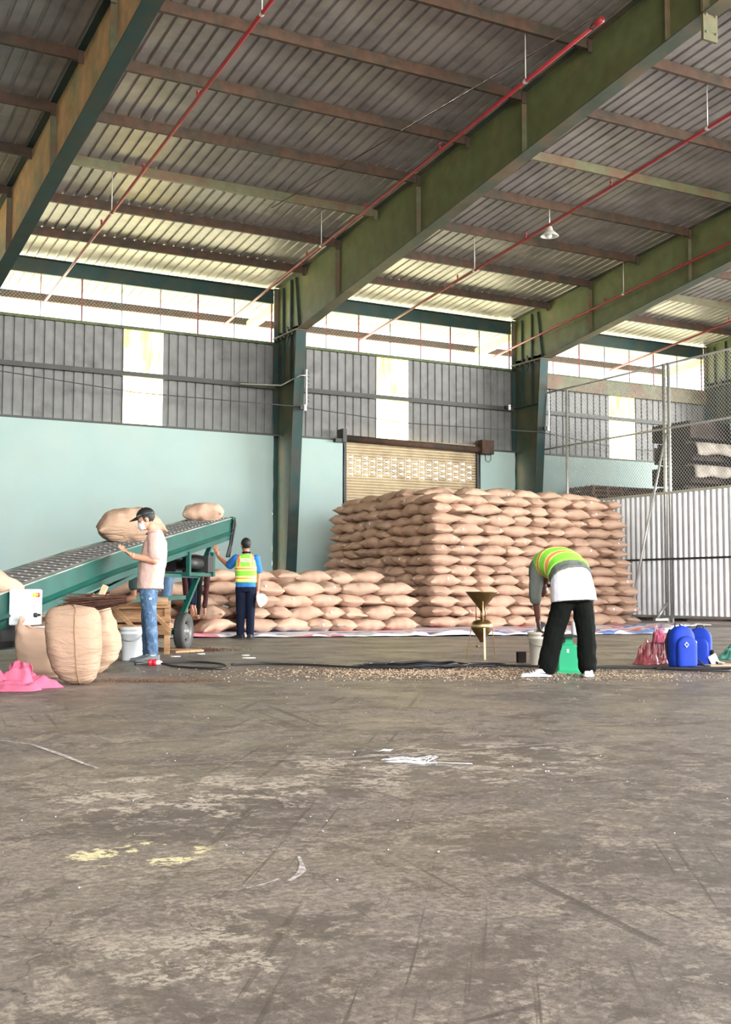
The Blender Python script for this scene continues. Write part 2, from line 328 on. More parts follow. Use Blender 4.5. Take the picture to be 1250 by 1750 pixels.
# masonry below
XF=[-2.85,5.15,13.15,21.15,29.15,37.15]
def masonry(x0,x1,z1=5.04):
    b=MB(); rng=random.Random(x0); 
    # ragged plastered edge at both ends
    n=26; L=[(x0+.03*rng.random(),z1*i/n) for i in range(n+1)]; Rr=[(x1-.03*rng.random(),z1*(n-i)/n) for i in range(n+1)]
    b.prism([(x,z) for x,z in L]+[(x,z) for x,z in Rr],29.0,29.22,'y'); b.build('wall_back_masonry' if False else 'wall_back',M['wall'],kind='structure')
masonry(-11,-3.05); masonry(-2.7,4.95); masonry(5.35,12.92); masonry(13.38,15.08); masonry(19.62,20.95); masonry(21.4,28.95); masonry(29.35,46)
b=MB(); b.box((-11.1,7.8,6.5),(.2,44,14)); b.build('wall_left',M['sheet'],kind='structure')
# trims
b=MB(); b.box((17.5,28.985,5.06),(57,.05,.05)); b.build('trim_1',M['dark'],kind='structure')
b=MB(); b.box((17.5,29.26,7.62),(57,.1,.07)); b.build('trim_2',mat('mossy_steel_edge',(.06,.075,.03),.8,var=.4,vscale=7),kind='structure')
# frames
def frame(i,xf,label,webmat):
    t=thing('steel_portal_frame',label,'steel frame',(xf,0,0))
    zb=lambda y:7.74+.138*(27.78-y)
    b=MB(); yo=29.22
    b.prism([(yo,0),(28.45,0),(27.78,7.74),(27.78,7.9),(yo,7.9)],-.008,.008,'x',0)
    b.beam((0,yo,0),(0,yo,7.74),.3,.02,(0,1,0),1)
    b.beam((0,28.45,0),(0,27.78,7.74),.3,.022,(0,1,0),1)
    b.box((0,28.8,.02),(.4,.95,.04),mi=1)
    b.build('column',[M['colweb'],M['teal']],t)
    b=MB(); ye=-13.5
    b.prism([(yo,7.74),(27.78,7.74),(ye,zb(ye)),(ye,zr(ye)+.17),(yo,zr(yo)+.17)],-.008,.008,'x',0)
    b.beam((0,27.78,7.74),(0,ye,zb(ye)),.3,.022,(0,0,1),1)
    b.beam((0,yo,zr(yo)+.185),(0,ye,zr(ye)+.185),.26,.02,(0,0,1),1)
    b.beam((0,yo,7.74),(0,yo,zr(yo)+.16),.3,.02,(0,1,0),1)
    b.build('rafter',[webmat,M['teal2'] if i>1 else M['teal']],t)
    for y in (25.56,21.66,17.75,13.85):
        b=MB(); h0=zb(y)+.02; h1=zr(y)+.16; b.box((0,y,(h0+h1)/2),(.24,.014,h1-h0)); b.build('stiffener',M['rustg'],t)
    for (ya,za,yb_,zb_) in ((28.82,6.45,28.82,9.1),(28.32,6.45,28.32,9.2),(27.80,7.76,28.02,9.2)):
        b=MB(); b.beam((0,ya,za),(0,yb_,zb_),.16,.016,(0,1,0)); b.build('stiffener',M['teal'],t)
    b=MB(); b.beam((0,29.15,6.42),(0,27.95,6.42),.26,.016); b.build('stiffener',M['teal'],t)
    b=MB(); b.beam((0,29.24,7.74),(0,27.72,7.74),.34,.045)
    for q in range(6):
        for s in(-1,1): b.lathe([(.001,-.06),(.022,-.06),(.022,0)],(s*.12,29.1-q*.25,7.72),8)
    b.build('splice_plate',M['rustg'] if i!=1 else M['rustg'],t)
    b=MB(); b.prism([(28.62,7.5),(28.5,7.74),(28.62,8.0),(28.74,7.74)],-.03,.03,'x'); b.build('gusset',M['dark'],t)
    b=MB(); b.beam((0,29.3,8.72),(0,31.5,8.55),.16,.26); b.build('outrigger',M['outr'],t)
    # splice joint far up the rafter
    y=13.0; b=MB(); b.box((0,y,zb(y)+.25),(.3,.05,1.35)); 
    for q in range(5):
        for s in(-1,1): b.lathe([(.001,-.05),(.02,-.05),(.02,.05),(.001,.05)],(s*.1,y,zb(y)-.3+q*.28),8,M=Matrix.Rotation(PI/2,4,'X').to_3x3())
    b.build('bolted_joint',M['rustg'],t)
    return t
M['colweb']=mat('stained_column_web',(.035,.05,.035),.6,var=.2,vscale=2,col2=(.07,.055,.03),mixscale=1.2)
M['teal2']=mat('brown_stained_teal_flange',(.04,.055,.04),.6,var=.2,vscale=2,col2=(.10,.075,.045),mixscale=.9)
M['outr']=mat('pale_lit_steel',(.50,.46,.30),.6,var=.1)  # outrigger steel kept pale yellow, outdoor light put into its colour
FL=['green steel frame standing out of view left of the photo','steel frame with orange-brown stained rafter crossing the upper left corner','green steel frame whose column stands left of the shutter and tall sack stack','green steel frame whose column stands behind the tall stack, by the mesh fence','green steel frame at the right edge, seen through the mesh fence','steel frame standing beyond the right edge of the photo']
for i in range(1,5): frame(i,XF[i],FL[i],M['rweb'] if i==1 else M['green'])
# purlins, one length per bay
BAY=['far left bay','bay left of the central rafter','bay right of the central rafter','far right bay']
def cprof(y,z0,h=.2,w=.075,t=.01): # open C section, lips down-slope
    return [(y,z0),(y+w,z0),(y+w,z0+.02),(y+t,z0+.02),(y+t,z0+h-.02),(y+w,z0+h-.02),(y+w,z0+h),(y,z0+h)]
for i in range(0,4):
    for k in range(0,9):
        y=27.5-1.952*k; x0=XF[i]+.02; x1=XF[i+1]-.02
        if i==0 and k>5: continue
        if i==3 and k>4: continue
        b=MB(); b.prism([(u,v) for u,v in cprof(y,zr(y))],x0,x1,'x')
        for xx in (x0+.06,x1-.06): b.box((xx,y-.02,zr(y)+.03),(.1,.015,.2))
        o=b.build('roof_purlin',M['rust'] if (k*7+i)%5 else M['rustg'])
        tag(o,'rusty roof purlin, %s up from the eave, %s'%(ORD[k+1],BAY[i]),'purlin','roof purlins')
# eave struts and overhang purlins and wall girts
for i in range(0,4):
    x0=XF[i]+.16; x1=XF[i+1]-.16; 
    b=MB(); b.box(((x0+x1)/2,29.28,8.92),(x1-x0,.1,.37)); b.box(((x0+x1)/2,29.22,9.1),(x1-x0,.2,.02)); o=b.build('eave_beam',M['teal']); tag(o,'dark green eave beam above the open strip, %s'%BAY[i],'beam','eave beams')
    b=MB(); b.box(((XF[i]+XF[i+1])/2,31.42,8.68),(7.98,.12,.2)); o=b.build('overhang_purlin',M['rust']); tag(o,'brown purlin outside under the roof overhang, %s'%BAY[i],'purlin','overhang purlins')
    b=MB(); b.prism([(29.14,6.34),(29.26,6.34),(29.26,6.36),(29.16,6.36),(29.16,6.44),(29.26,6.44),(29.26,6.46),(29.14,6.46)],x0,x1,'x'); o=b.build('wall_girt',M['dark']); tag(o,'dark steel girt across the grey wall sheets, %s'%BAY[i],'girt','wall girts')
b=MB(); b.box((25.15,29.15,7.36),(7.6,.14,.44)); tag(b.build('lintel_beam',M['rustg']),'olive brown beam below the open strip, behind the mesh fence','beam')
# open strip: rods and wire mesh, one panel per bay
def diag_mesh(b,x0,x1,z0,z1,p,r,f):
    # both diagonal directions clipped to the rectangle; f maps (u,v)->xyz
    H=z1-z0; Wd=x1-x0; n=int((Wd+H)/p)
    for s in (0,1):
        for k in range(1,n):
            c=k*p; u0=max(0,c-H); v0=c-u0; u1=min(Wd,c); v1=c-u1
            if u1-u0<.02: continue
            if s: u0,u1=Wd-u0,Wd-u1
            a=V(f(x0+u0,z0+v0)); d=V(f(x0+u1,z0+v1))
            t=(d-a).normalized(); w=V((t.y,-t.x,0)).normalized()*r if abs(t.x)+abs(t.y)>0 else V((r,0,0)); q=t.cross(w).normalized()*r
            b.add([a+w,a+q,a-w,a-q,d+w,d+q,d-w,d-q],[(0,1,5,4),(1,2,6,5),(2,3,7,6),(3,0,4,7)])
M['netw']=mat('pale_wire',(.42,.42,.44),.6)
M['rod']=mat('rusty_rod',(.13,.03,.03),.7)
for i in range(0,4):
    x0=XF[i]+.16; x1=XF[i+1]-.16
    t=thing('vent_screen','wire mesh vent screen in the open strip, %s'%BAY[i],'vent screen',((x0+x1)/2,29.3,7.65),0,'vent screens')
    cx=(x0+x1)/2
    b=MB(); diag_mesh(b,x0-cx,x1-cx,0,1.1,.09,.0016,lambda u,v:(u,0.03,v)); b.build('wire_mesh',M['netw'],t)
    n=7
    for k in range(n+1):
        xx=x0-cx+.3+k*(x1-x0-.4)/n if k<n else x1-cx-.03
        b=MB(); b.box((xx,0,.54),(.035 if k in(2,5,n) else .018,.03,1.08)); b.build('upright_rod',M['rod'] if k%3 else M['dark'],t)
# roller shutter (door) with oval vents
def shutter():
    t=thing('door_1',None,None,(17.35,29.1,0)); t['kind']='structure'
    b=MB(); x0,x1=-2.23,2.23; p=.08
    rows=int(5.2/p)
    for r in range(rows):
        zc=.04+r*p; hr=4.60-zc; k=round(hr/p); holes = 0<=k<=6 and abs(hr-k*p)<.045
        # curved slat: section across z
        sec=[(-p/2,0.0),(-p*.3,-.026),(0,-.034),(p*.3,-.026),(p/2,0.0)]
        def strip(xa,xb):
            vs=[]
            for dz,dy in sec: vs+=[(xa,dy,zc+dz),(xb,dy,zc+dz)]
            b.add(vs,[(2*j,2*j+1,2*j+3,2*j+2) for j in range(4)],0,True)
        if not holes: strip(x0,x1); continue
        off=.235*((k)%2); hx=[x0+.2+off+.47*j for j in range(10) if x0+.2+off+.47*j<x1-.1]
        cur=x0
        for h in hx:
            strip(cur,h-.085)
            # cell with an oval hole
            N=16; O=[];I=[]
            for q in range(N):
                a=2*PI*(q+.5)/N; c,s_=math.cos(a),math.sin(a)
                sc=1/max(abs(c),abs(s_)); ox=h+.085*c*sc; oz=p/2*s_*sc
                ix=h+.058*c; iz=.024*s_
                fy=lambda z:-.034*math.cos(PI*z/p)
                O.append((ox,fy(oz),zc+oz)); I.append((ix,fy(iz),zc+iz))
            b.add(O+I,[(q,(q+1)%N,N+(q+1)%N,N+q) for q in range(N)],0,False)
            cur=h+.085
        strip(cur,x1)
    b.build('slat_curtain',M['shutter'],t)
    b=MB(); b.tube([(-2.3,-.15,5.1),(2.45,-.15,5.04)],.095,14); b.build('roller_tube',M['rust'],t)
    b=MB(); b.box((-2.35,-.12,5.16),(.12,.35,.38)); b.box((-2.5,-.12,5.02),(.25,.3,.1)); b.build('bracket',M['dark'],t)
    b=MB(); b.box((2.45,-.14,5.12),(.42,.38,.42)); b.build('bracket',M['rust'],t)
    for x in (-2.26,2.26): b=MB(); b.box((x,-.02,2.6),(.12,.16,5.2)); b.build('guide_rail',M['dark'],t)
    b=MB(); b.tube([(2.3,-.36,4.92),(2.32,-.38,4.7),(2.42,-.38,4.66),(2.5,-.38,4.72),(2.52,-.36,4.95)],.012,6); b.build('pull_chain',M['dark'],t)
shutter()
# red sprinkler pipes
PIPE=['red sprinkler pipe running down the left roof bay, upper left','red sprinkler pipe beside the central rafter, with a capped upper end','red sprinkler pipe crossing the middle bay past the hanging lamp','red sprinkler pipe passing in front of the right-hand rafter','red sprinkler pipe far right, above the mesh fence']
for i,(x,ytop) in enumerate(((6.85,8),(11.78,13.9),(16.02,8),(20.8,8),(25.45,16))):
    t=thing('sprinkler_pipe',PIPE[i],'pipe',(x,29.2,zr(29.2)-.8),0,'sprinkler pipes')
    sl=-.103; f=lambda y:V((0,y-29.2,-(y-29.2)*.103))
    b=MB(); b.tube([f(29.9),f(27),f(22),f(18),f(ytop)],.032,10)
    if i==1: b.tube([f(ytop+.25),f(ytop)],.05,10)
    b.build('pipe_run',M['red'],t)
    for y in (24.6,21.7,18.7):
        p=f(y); b=MB(); b.tube([p,p+V((0,0,.12))],.02,6); b.lathe([(.001,.12),(.035,.13),(.001,.16)],p,8); b.build('sprinkler_head',M['red'],t)
    for y in (23.83,15.93):
        if y<ytop: continue
        p=f(y); b=MB(); b.tube([p,p+V((0,0,.98))],.009,6); b.lathe([(.04,-.04),(.045,0),(.04,.04)],p,8,M=Matrix.Rotation(PI/2,4,'X').to_3x3()); b.build('hanger_rod',M['wire'],t)
# lamp
t=thing('high_bay_lamp','white bell-shaped lamp hanging under the roof in the middle bay','lamp',(16.61,21.57,9.12))
b=MB(); b.lathe([(.02,.22),(.06,.20),(.08,.12),(.12,.08),(.20,.0),(.215,-.02),(.205,-.02),(.19,.0),(.11,.07),(.02,.1)],n=28); b.build('lamp_shade',mat('grey_white_reflector',(.60,.60,.58),.35,.2),t)
b=MB(); b.tube([(0,0,.2),(0,0,.62)],.012,6); b.build('drop_cord',M['wire'],t)
b=MB(); b.ell((0,0,.02),(.06,.06,.09)); b.build('bulb',M['white'],t)
# bracing rods
for i,(a,c,lab) in enumerate((((10.6,24.0),(12.9,13.0),'thin steel bracing rod slanting across the roof between the two left rafters'),)):
    b=MB(); b.tube([(a[0],a[1],zr(a[1])-.02),(c[0],c[1],zr(c[1])-.02)],.012,6); tag(b.build('bracing_rod',M['rust']),lab,'bracing rod')
# bird-spike style cable racks and lines on the columns
for i,x in ((2,13.32),(3,21.32)):
    t=thing('cable_rack','white cable rack on the %s column, with short dark prongs'%('central' if i==2 else 'right-hand'),'cable rack',(x,27.8,5.8),0,'cable racks')
    b=MB(); b.box((0,0,.42),(.03,.03,.95)); b.build('rail',M['white'],t)
    for k in range(8): b=MB(); b.tube([(0,.0,.05+k*.11),(.07,0,.05+k*.11),(.07,0,.01+k*.11)],.010,5); b.build('prong',M['dark'],t)
for i,(pts,lab) in enumerate((([( -2,28.95,6.3),(5.2,28.0,5.98),(9,28.9,5.88),(13.1,27.9,5.7),(17,28.9,5.66),(21.1,27.9,5.55),(25,28.9,5.4),(29,28.3,5.35)],'thin black wire strung between columns along the back wall'),([(11.9,28.95,6.37),(12.95,28.6,6.36),(13.1,27.72,6.5),(13.3,27.72,6.52)],'pale cable looping from the wall girt to the central column'))):
    b=MB(); b.tube(pts,.014 if i==0 else .018,6); tag(b.build('wall_wire',M['dark'] if i==0 else M['galv']),lab,'wire')
for x,lab in ((13.2,'small white and black insulator on the central column'),(21.2,'small white and black insulator on the right-hand column'),(20.7,'white junction fitting at the right end of the shutter bay girt')):
    t=thing('insulator',lab,'insulator',(x,27.82 if x!=20.7 else 29.08,5.66 if x!=20.7 else 6.42))
    b=MB(); b.box((0,0,0),(.12,.08,.1)); b.build('bracket',M['black'],t); b=MB(); b.lathe([(.001,-.08),(.04,-.08),(.045,0),(.03,.02),(.045,.04),(.04,.08),(.001,.08)],(.07,-.05,0),10); b.build('porcelain',M['white'],t)
# mesh fence with zinc sheets
FX=21.75
t=thing('storage_fence','galvanised chain-link fence with zinc sheet lower half behind the tall stack','fence',(FX,24,0))
def fl(b,name,m): return b.build(name,m,t)
for y,r in ((5.0,.03),(3.5,.045),(-.62,.05),(-.80,.045),(-5,.045)):
    b=MB(); b.tube([(0,y,0.02),(0,y,6.88 if r>.031 else 6.88)],r,10); fl(b,'post',M['galv'])
for z,r in ((6.86,.028),(5.14,.028)):
    b=MB(); b.tube([(0,5.2,z),(0,-5,z)],r,8); fl(b,'rail',M['galv'])
b=MB(); b.box((-.02,0,3.43),(.05,10.2,.06)); fl(b,'rail',M['galv'])
b=MB(); b.box((-.03,0,1.68),(.05,10.2,.05)); fl(b,'rail',M['dark'])
b=MB(); b.box((-.02,0,.17),(.06,10.2,.07)); fl(b,'rail',M['galv'])
b=MB(); p=[(-5.1+.025*i,.035+.035*math.cos(2*PI*i/8)) for i in range(409)]; vs=[]
for y,h in p: vs+=[(.04-h,y,.2),(.04-h,y,3.42)]
b.add(vs,[(2*j,2*j+1,2*j+3,2*j+2) for j in range(len(p)-1)]); fl(b,'zinc_sheet',M['zinc'])
b=MB(); diag_mesh(b,-5,5.1,3.45,6.86,.105,.0045,lambda u,v:(0,u,v)); fl(b,'chain_link_mesh',M['wire'])
b=MB(); b.tube([(-.03,-.7,5.0),(-1.4,-.7,.03)],.032,8); fl(b,'brace',M['galv'])
b=MB(); b.tube([(-.05,-.7,.55),(-.45,-.7,.1)],.04,8); b.box((-.25,-.7,.1),(.55,.1,.06)); fl(b,'foot_plate',M['galv'])
# goods behind the fence
def pallet(b,c,w,d,rz=0):
    R=Matrix.Rotation(rz,3,'Z')
    for k in range(5): b.box(V(c)+R@V((0,-d/2+.06+k*(d-.12)/4,.125)),(w,.1,.02),R)
    for k in range(3): b.box(V(c)+R@V((-w/2+.06+k*(w-.12)/2,0,.065)),(.09,d,.09),R)
    for k in range(3): b.box(V(c)+R@V((0,-d/2+.06+k*(d-.12)/2,.01)),(w,.1,.02),R)
rg=random.Random(4)
col=0
for j,x in enumerate((23.2,24.5,25.8)):
    for k in range(28):
        b=MB(); pallet(b,(0,0,0),1.2,1.1); b.v=b.v
        if k<18 and False: continue
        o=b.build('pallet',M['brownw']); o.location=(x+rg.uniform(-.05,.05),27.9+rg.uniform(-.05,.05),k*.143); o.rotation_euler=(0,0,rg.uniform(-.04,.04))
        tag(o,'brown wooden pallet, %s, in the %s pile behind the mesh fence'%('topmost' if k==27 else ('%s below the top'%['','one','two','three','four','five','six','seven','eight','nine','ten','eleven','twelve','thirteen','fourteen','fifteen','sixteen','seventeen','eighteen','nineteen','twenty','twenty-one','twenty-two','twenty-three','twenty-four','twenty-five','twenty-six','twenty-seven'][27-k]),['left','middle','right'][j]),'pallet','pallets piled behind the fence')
rg=random.Random(9)
for j,(x,y) in enumerate(((24.1,24.9),(25.6,24.6),(27.1,24.9))):
    z=0
    for k in range(9):
        h=.62; b=MB()
        w,d=1.38,1.5; b.box((0,0,h/2+.07),(w,d,h-.14)); 
        for q in(-.5,0,.5): b.box((0,q,.035),(w,.1,.07))
        b.box((0,-d/2-.01,h/2+.12),(w*.98,.02,.05)); b.box((0,-d/2-.01,h/2-.1),(w*.98,.02,.05))
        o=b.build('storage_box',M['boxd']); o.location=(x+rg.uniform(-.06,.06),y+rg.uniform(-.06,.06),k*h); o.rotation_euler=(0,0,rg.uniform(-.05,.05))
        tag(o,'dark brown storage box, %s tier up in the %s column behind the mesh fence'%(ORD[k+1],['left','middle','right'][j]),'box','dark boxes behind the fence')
def drape(name,label,x0,x1,y0,z,drop,m,seed,cat='tarpaulin'):
    b=MB(); n=34; vs=[]; rr=random.Random(seed); prof=[(.35,.012),(.1,.014),(-.02,.0),(-.05,-.35),(-.07,-.7),(-.06,-1)]
    for i in range(n+1):
        x=x0+(x1-x0)*i/n
        for k,(dy,dz) in enumerate(prof):
            nn=noise.noise(V((x*2.2,k*.4,seed)))*.08*(k>1); zz=z+(dz if k<3 else dz*drop*(1+.6*noise.noise(V((x*1.3,0,seed*3)))))
            vs.append((x,y0+dy+nn-.02,zz))
    m6=len(prof); b.add(vs,[(i*m6+k,i*m6+k+1,(i+1)*m6+k+1,(i+1)*m6+k) for i in range(n) for k in range(m6-1)],0,True)
    o=b.build(name,m); o.modifiers.new('s','SOLIDIFY').thickness=.012; return tag(o,label,cat)
drape('tarpaulin','dusty beige tarpaulin edge hanging over the dark boxes, upper of two',23.4,27.6,23.98,4.96,.35,M['tarpg'],1)
drape('tarpaulin','dusty beige tarpaulin edge hanging over the dark boxes, lower of two',23.3,27.7,23.96,4.32,.30,M['tarpg'],5)
drape('tarpaulin','dark green tarpaulin corner hanging high on the dark boxes',24.6,25.6,23.9,5.58,.6,M['tarpd'],8)
# ================================================================ SACKS
def spow(c,e): return math.copysign(abs(c)**e,c)
def sack_mesh(name,L,W,H,seed,mats,nu=30,nv=26,ear=.05,flat=.9,wr=.012):
    b=MB(); vs=[]; o3=V((seed*3.1,seed*1.7,seed*.9))
    for i in range(nu+1):
        u=-1+2*i/nu; u=math.sin(u*PI/2)*.35+u*.65
        w=W/2*(1-.16*abs(u)**2+ear*max(0,abs(u)-.86)/.14)
        h=H/2*max(0,(1-abs(u)**2.4))**.7+.006
        for k in range(nv):
            a=2*PI*k/nv; ca,sa=math.cos(a),math.sin(a)
            y=w*spow(ca,.85); z=h*spow(sa,flat)
            p=V((u*L/2,y,z))
            q=p*2.4+o3
            d=noise.noise(q)*.05+noise.noise(p*7+o3)*wr*1.4+abs(noise.noise(V((p.x*9,p.y*16,p.z*16))+o3))*.014
            # gathered folds running in from the sewn ends
            e=max(0,abs(u)-.55)/.45; d+=math.sin(a*7+seed)*.010*e*(1-e)*3
            # side seam ridge
            if abs(sa)<.28 : d+=.008*(1-abs(sa)/.28)
            nrm=V((0,ca,sa)); p+=nrm*d*(1 if abs(u)<.97 else .4)
            p.x+=.02*noise.noise(V((u*2,ca*2,seed)))
            p.z+= -.035*abs(u)**3*(1 if seed%3 else .2)+.02*noise.noise(V((u*1.5,seed,1)))
            vs.append(p)
    fs=[(i*nv+k,i*nv+(k+1)%nv,(i+1)*nv+(k+1)%nv,(i+1)*nv+k) for i in range(nu) for k in range(nv)]+[tuple(range(nv)),tuple(nu*nv+k for k in range(nv-1,-1,-1))]
    b.add(vs,fs,0,True); return b.mesh(name,mats)
SM=[sack_mesh('burlap_sack',.84,.56,.254,s+1,M['sack'],ear=.04+.03*(s%3)) for s in range(14)]
tagb=MB(); tagb.box((0,0,0),(.035,.006,.055)); TAGM=tagb.mesh('paper_tag',M['paper'])
def sack(loc,rz,label,group,sx=1,sy=1,sz=1,rx=0,ry=0,rng=random,tagp=.3,tagside=None,v=None):
    o=bpy.data.objects.new('burlap_sack',SM[rng.randrange(len(SM)) if v is None else v]); COL.objects.link(o)
    o.location=loc; o.rotation_euler=(rx,ry,rz+(PI if rng.random()<.5 else 0)); o.scale=(sx,sy,sz)
    tag(o,label,'sack',group)
    if rng.random()<tagp and tagside:
        # little sewn-on paper tag on the outward side
        mw=o.matrix_basis if False else (Matrix.Translation(loc)@Euler(o.rotation_euler).to_matrix().to_4x4()@Matrix.Diagonal(V((sx,sy,sz,1))))
        inv=mw.inverted(); d=V(tagside); best=None
        P=V(loc)+V((rng.uniform(-.2,.2)*(d.y!=0),rng.uniform(-.15,.15)*(d.x!=0),rng.uniform(-.02,.05)))
        me=o.data; lo=inv@(P+d*1.0); di=(inv.to_3x3()@(-d)).normalized()
        t=bpy.data.objects.new('paper_tag',TAGM); COL.objects.link(t)
        # ray to the mesh surface
        TG.append((o,t,lo,di,inv,d))
    return o
TG=[]
R=random.Random(21)
P=.2345
YF,XL=22.42,13.87
def seq(total,rng,first=None):
    s=[];acc=0
    while acc<total-.30:
        c='S' if (rng.random()<.58 and total-acc>.7) else 'H'
        if len(s)>1 and s[-1]==s[-2]==c: c='H' if c=='S' else 'S'
        s.append(c); acc+=.74 if c=='S' else .50
    k=total/acc; return [(c,(.74 if c=='S' else .50)*k,k) for c in s]
nsk=0
for k in range(13):
    z=k*P+P/2+.012; xe=20.05-.047*k; ye=27.95-.03*k; lead='S' if k%2==0 else 'H'
    jit=lambda a:R.uniform(-a,a)
    xl=XL+.006*k
    cl,cw=(.76,.54) if lead=='S' else (.54,.76)
    lab=lambda face,n:'tan sack, tall stack %s face, %s layer up, %s from the near corner'%(face,ORD[k+1],ORD[n])
    pos=(xl+cl/2,YF+cw/2,z)
    sack(pos,0 if lead=='S' else PI/2,'tan sack at the near corner of the tall stack, %s layer up'%ORD[k+1],'sacks in the tall stack',rng=R,tagside=(0,-1,0)); nsk+=1
    # front
    segs=((xl+cl,17.28-.01*k),(17.30-.01*k,xe)); n=1
    for a,c in segs:
        x=a
        for t,ln,kk in seq(c-a,R):
            n+=1; yy=YF+(.28 if t=='S' else .40)+jit(.045)+(.05 if x>17.2 else 0)
            sack((x+ln/2,yy,z+jit(.01)),(0 if t=='S' else PI/2)+jit(.06),lab('front',n),'sacks in the tall stack',sx=(ln/.76 if t=='S' else 1),sy=(1 if t=='S' else ln/.53),sz=R.uniform(.9,1.08),ry=jit(.07),rx=jit(.07),rng=R,tagside=(0,-1,0),tagp=.24); x+=ln; nsk+=1
    y=YF+cw; n=1
    for t,ln,kk in seq(ye-y,R):
        n+=1; xx=xl+(.28 if t=='S' else .40)+jit(.06)
        sack((xx,y+ln/2,z+jit(.012)),(PI/2 if t=='S' else 0)+jit(.10),lab('left',n),'sacks in the tall stack',sx=(ln/.72 if t=='S' else 1),sy=(1 if t=='S' else ln/.49),sz=R.uniform(.9,1.12),rx=jit(.16),ry=jit(.13),rng=R,tagside=(-1,0,0),tagp=.12); y+=ln; nsk+=1
# loose sacks on the crown
zt=13*P
crown=[(14.75,23.75,.0,0),(15.5,23.2,.0,.1),(16.2,23.25,.02,-.1),(16.95,23.2,.0,.05),(17.75,23.3,.0,.1),(18.45,23.3,-.02,-.05),(19.05,23.35,-.04,.1),
(14.4,24.4,0,1.4),(14.5,25.2,0,1.6),(14.45,26.1,-.02,1.5),(14.4,26.9,-.04,1.7),(15.3,24.3,.1,.4),(15.6,25.3,.12,.3),(16.3,24.4,.12,.1),(17.1,24.3,.12,0),(17.9,24.4,.08,.1)]
for n,(x,y,dz,rz) in enumerate(crown):
    sack((x,y,zt+P/2-.03+dz),rz,'loose sack on the tall stack crown, %s'%(('%s from the left along the front row'%ORD[n+1]) if n<7 else (('%s back along the left edge'%ORD[n-6]) if n<11 else '%s from the left in the row behind'%ORD[n-10])),'sacks on the crown of the tall stack',sz=R.uniform(.95,1.1),rx=R.uniform(-.08,.08),rng=R,tagside=(0,-1,0)); nsk+=1
# supporting course below the crown
for n,(x,y) in enumerate(((15.0,23.6),(15.8,23.6),(16.6,23.6),(17.4,23.6),(18.2,23.6),(19.0,23.6),(15.1,24.5),(15.9,24.5),(16.7,24.5),(17.5,24.5),(15.2,25.4))):
    sack((x,y,zt-P/2+.012),0,'sack under the loose crown of the tall stack, %s from the left, %s row'%(ORD[(n if n<6 else n-6 if n<10 else 0)+1],'front' if n<6 else 'middle' if n<10 else 'back'),'sacks inside the top layer',rng=R)
# low pile in front
P2=.245
rows=[(4,12.86,8.9,21.3,0),(5,12.7,8.6,22.35,.0)]
for ri,(nl,xa,xb,y0,dx) in enumerate(rows):
    for k in range(nl):
        z=k*P2+P2/2+.012; x=xa-.02*k-R.uniform(0,.08); n=0
        for t,ln,kk in seq(xa-xb-.15*k*(ri==0),R):
            n+=1
            big=1.12
            sack((x-ln/2,y0+(.28 if t=='S' else .42)+R.uniform(-.04,.04),z+R.uniform(-.01,.01)),(0 if t=='S' else PI/2)+R.uniform(-.12,.12),'tan sack, low pile %s row, %s layer up, %s from its right end'%(['front','back'][ri],ORD[k+1],ORD[n]),'sacks in the low pile',sx=(ln/.74 if t=='S' else 1),sy=(1 if t=='S' else ln/.5),sz=R.uniform(1,1.1),rx=R.uniform(-.06,.06),ry=R.uniform(-.06,.06),rng=R,tagside=(0,-1,0),tagp=.35 if ri==0 else 0); x-=ln; nsk+=1
# slumped sacks left of the pile, behind the worker and under the conveyor
sl=[(8.35,21.6,0,.3),(7.55,22.0,0,-.2),(6.9,21.75,0,.5),(6.9,20.75,0,-.25),(5.3,21.9,0,.2),(4.4,22.4,0,.1),(6.1,22.3,0,.1),(8.3,22.5,0,.9),(7.5,23.0,0,.2),(6.6,23.2,0,.0),(5.6,23.3,0,.2),(3.6,22.9,0,.3),
(6.5,21.5,1,.3),(8.2,21.75,1,-.5),(7.45,22.15,1,.5),(6.6,22.5,1,-.3),(5.8,22.5,1,.3),(7.9,22.8,1,.2),(4.9,22.6,1,-.2),(7.0,23.2,1,.1),(6.0,23.4,1,0),(4.1,23.1,1,.3),
(8.15,22.1,2,.2),(7.3,22.5,2,-.35),(6.4,22.9,2,.35),(5.4,23.1,2,.1),(8.0,23.0,2,.0),(7.1,23.3,2,.4),
(7.8,22.6,3,.25),(6.9,23.0,3,-.3),(8.3,23.0,3,.1)]
SLR=['floor level','second level','third level','top level']; cnt={}
for x,y,k,rz in sl:
    cnt[k]=cnt.get(k,0)+1
for (k,) in ((0,),(1,),(2,),(3,)):
    L_=sorted([q for q in sl if q[2]==k],key=lambda q:-(q[0]*.879-q[1]*.4776))
    for n,(x,y,kk,rz) in enumerate(L_):
        sack((x,y,kk*.235+.14),rz,'slumped sack in the heap behind the conveyor, %s, %s from the right'%(SLR[kk],ORD[n+1]),'slumped sacks behind the conveyor',sz=R.uniform(1,1.12),rx=R.uniform(-.12,.12),ry=R.uniform(-.14,.14),rng=R,tagside=(-.4776,-.8786,0) if False else (0,-1,0),tagp=.2); nsk+=1
# stand the paper tags on the cloth
for o,t,lo,di,inv,d in TG:
    okk,hit,nr,ix=o.ray_cast(lo,di)
    if not okk: bpy.data.objects.remove(t); continue
    t.parent=o; s=o.scale
    mw=Matrix.Translation(o.location)@o.rotation_euler.to_matrix().to_4x4()@Matrix.Diagonal(V((s.x,s.y,s.z,1)))
    wp=mw@hit; wn_=(inv.to_3x3().transposed()@nr).normalized()
    q=wn_.to_track_quat('-Y','Z'); t.matrix_basis=inv@(Matrix.Translation(wp+wn_*.006)@q.to_matrix().to_4x4())
print('SACKS',nsk)
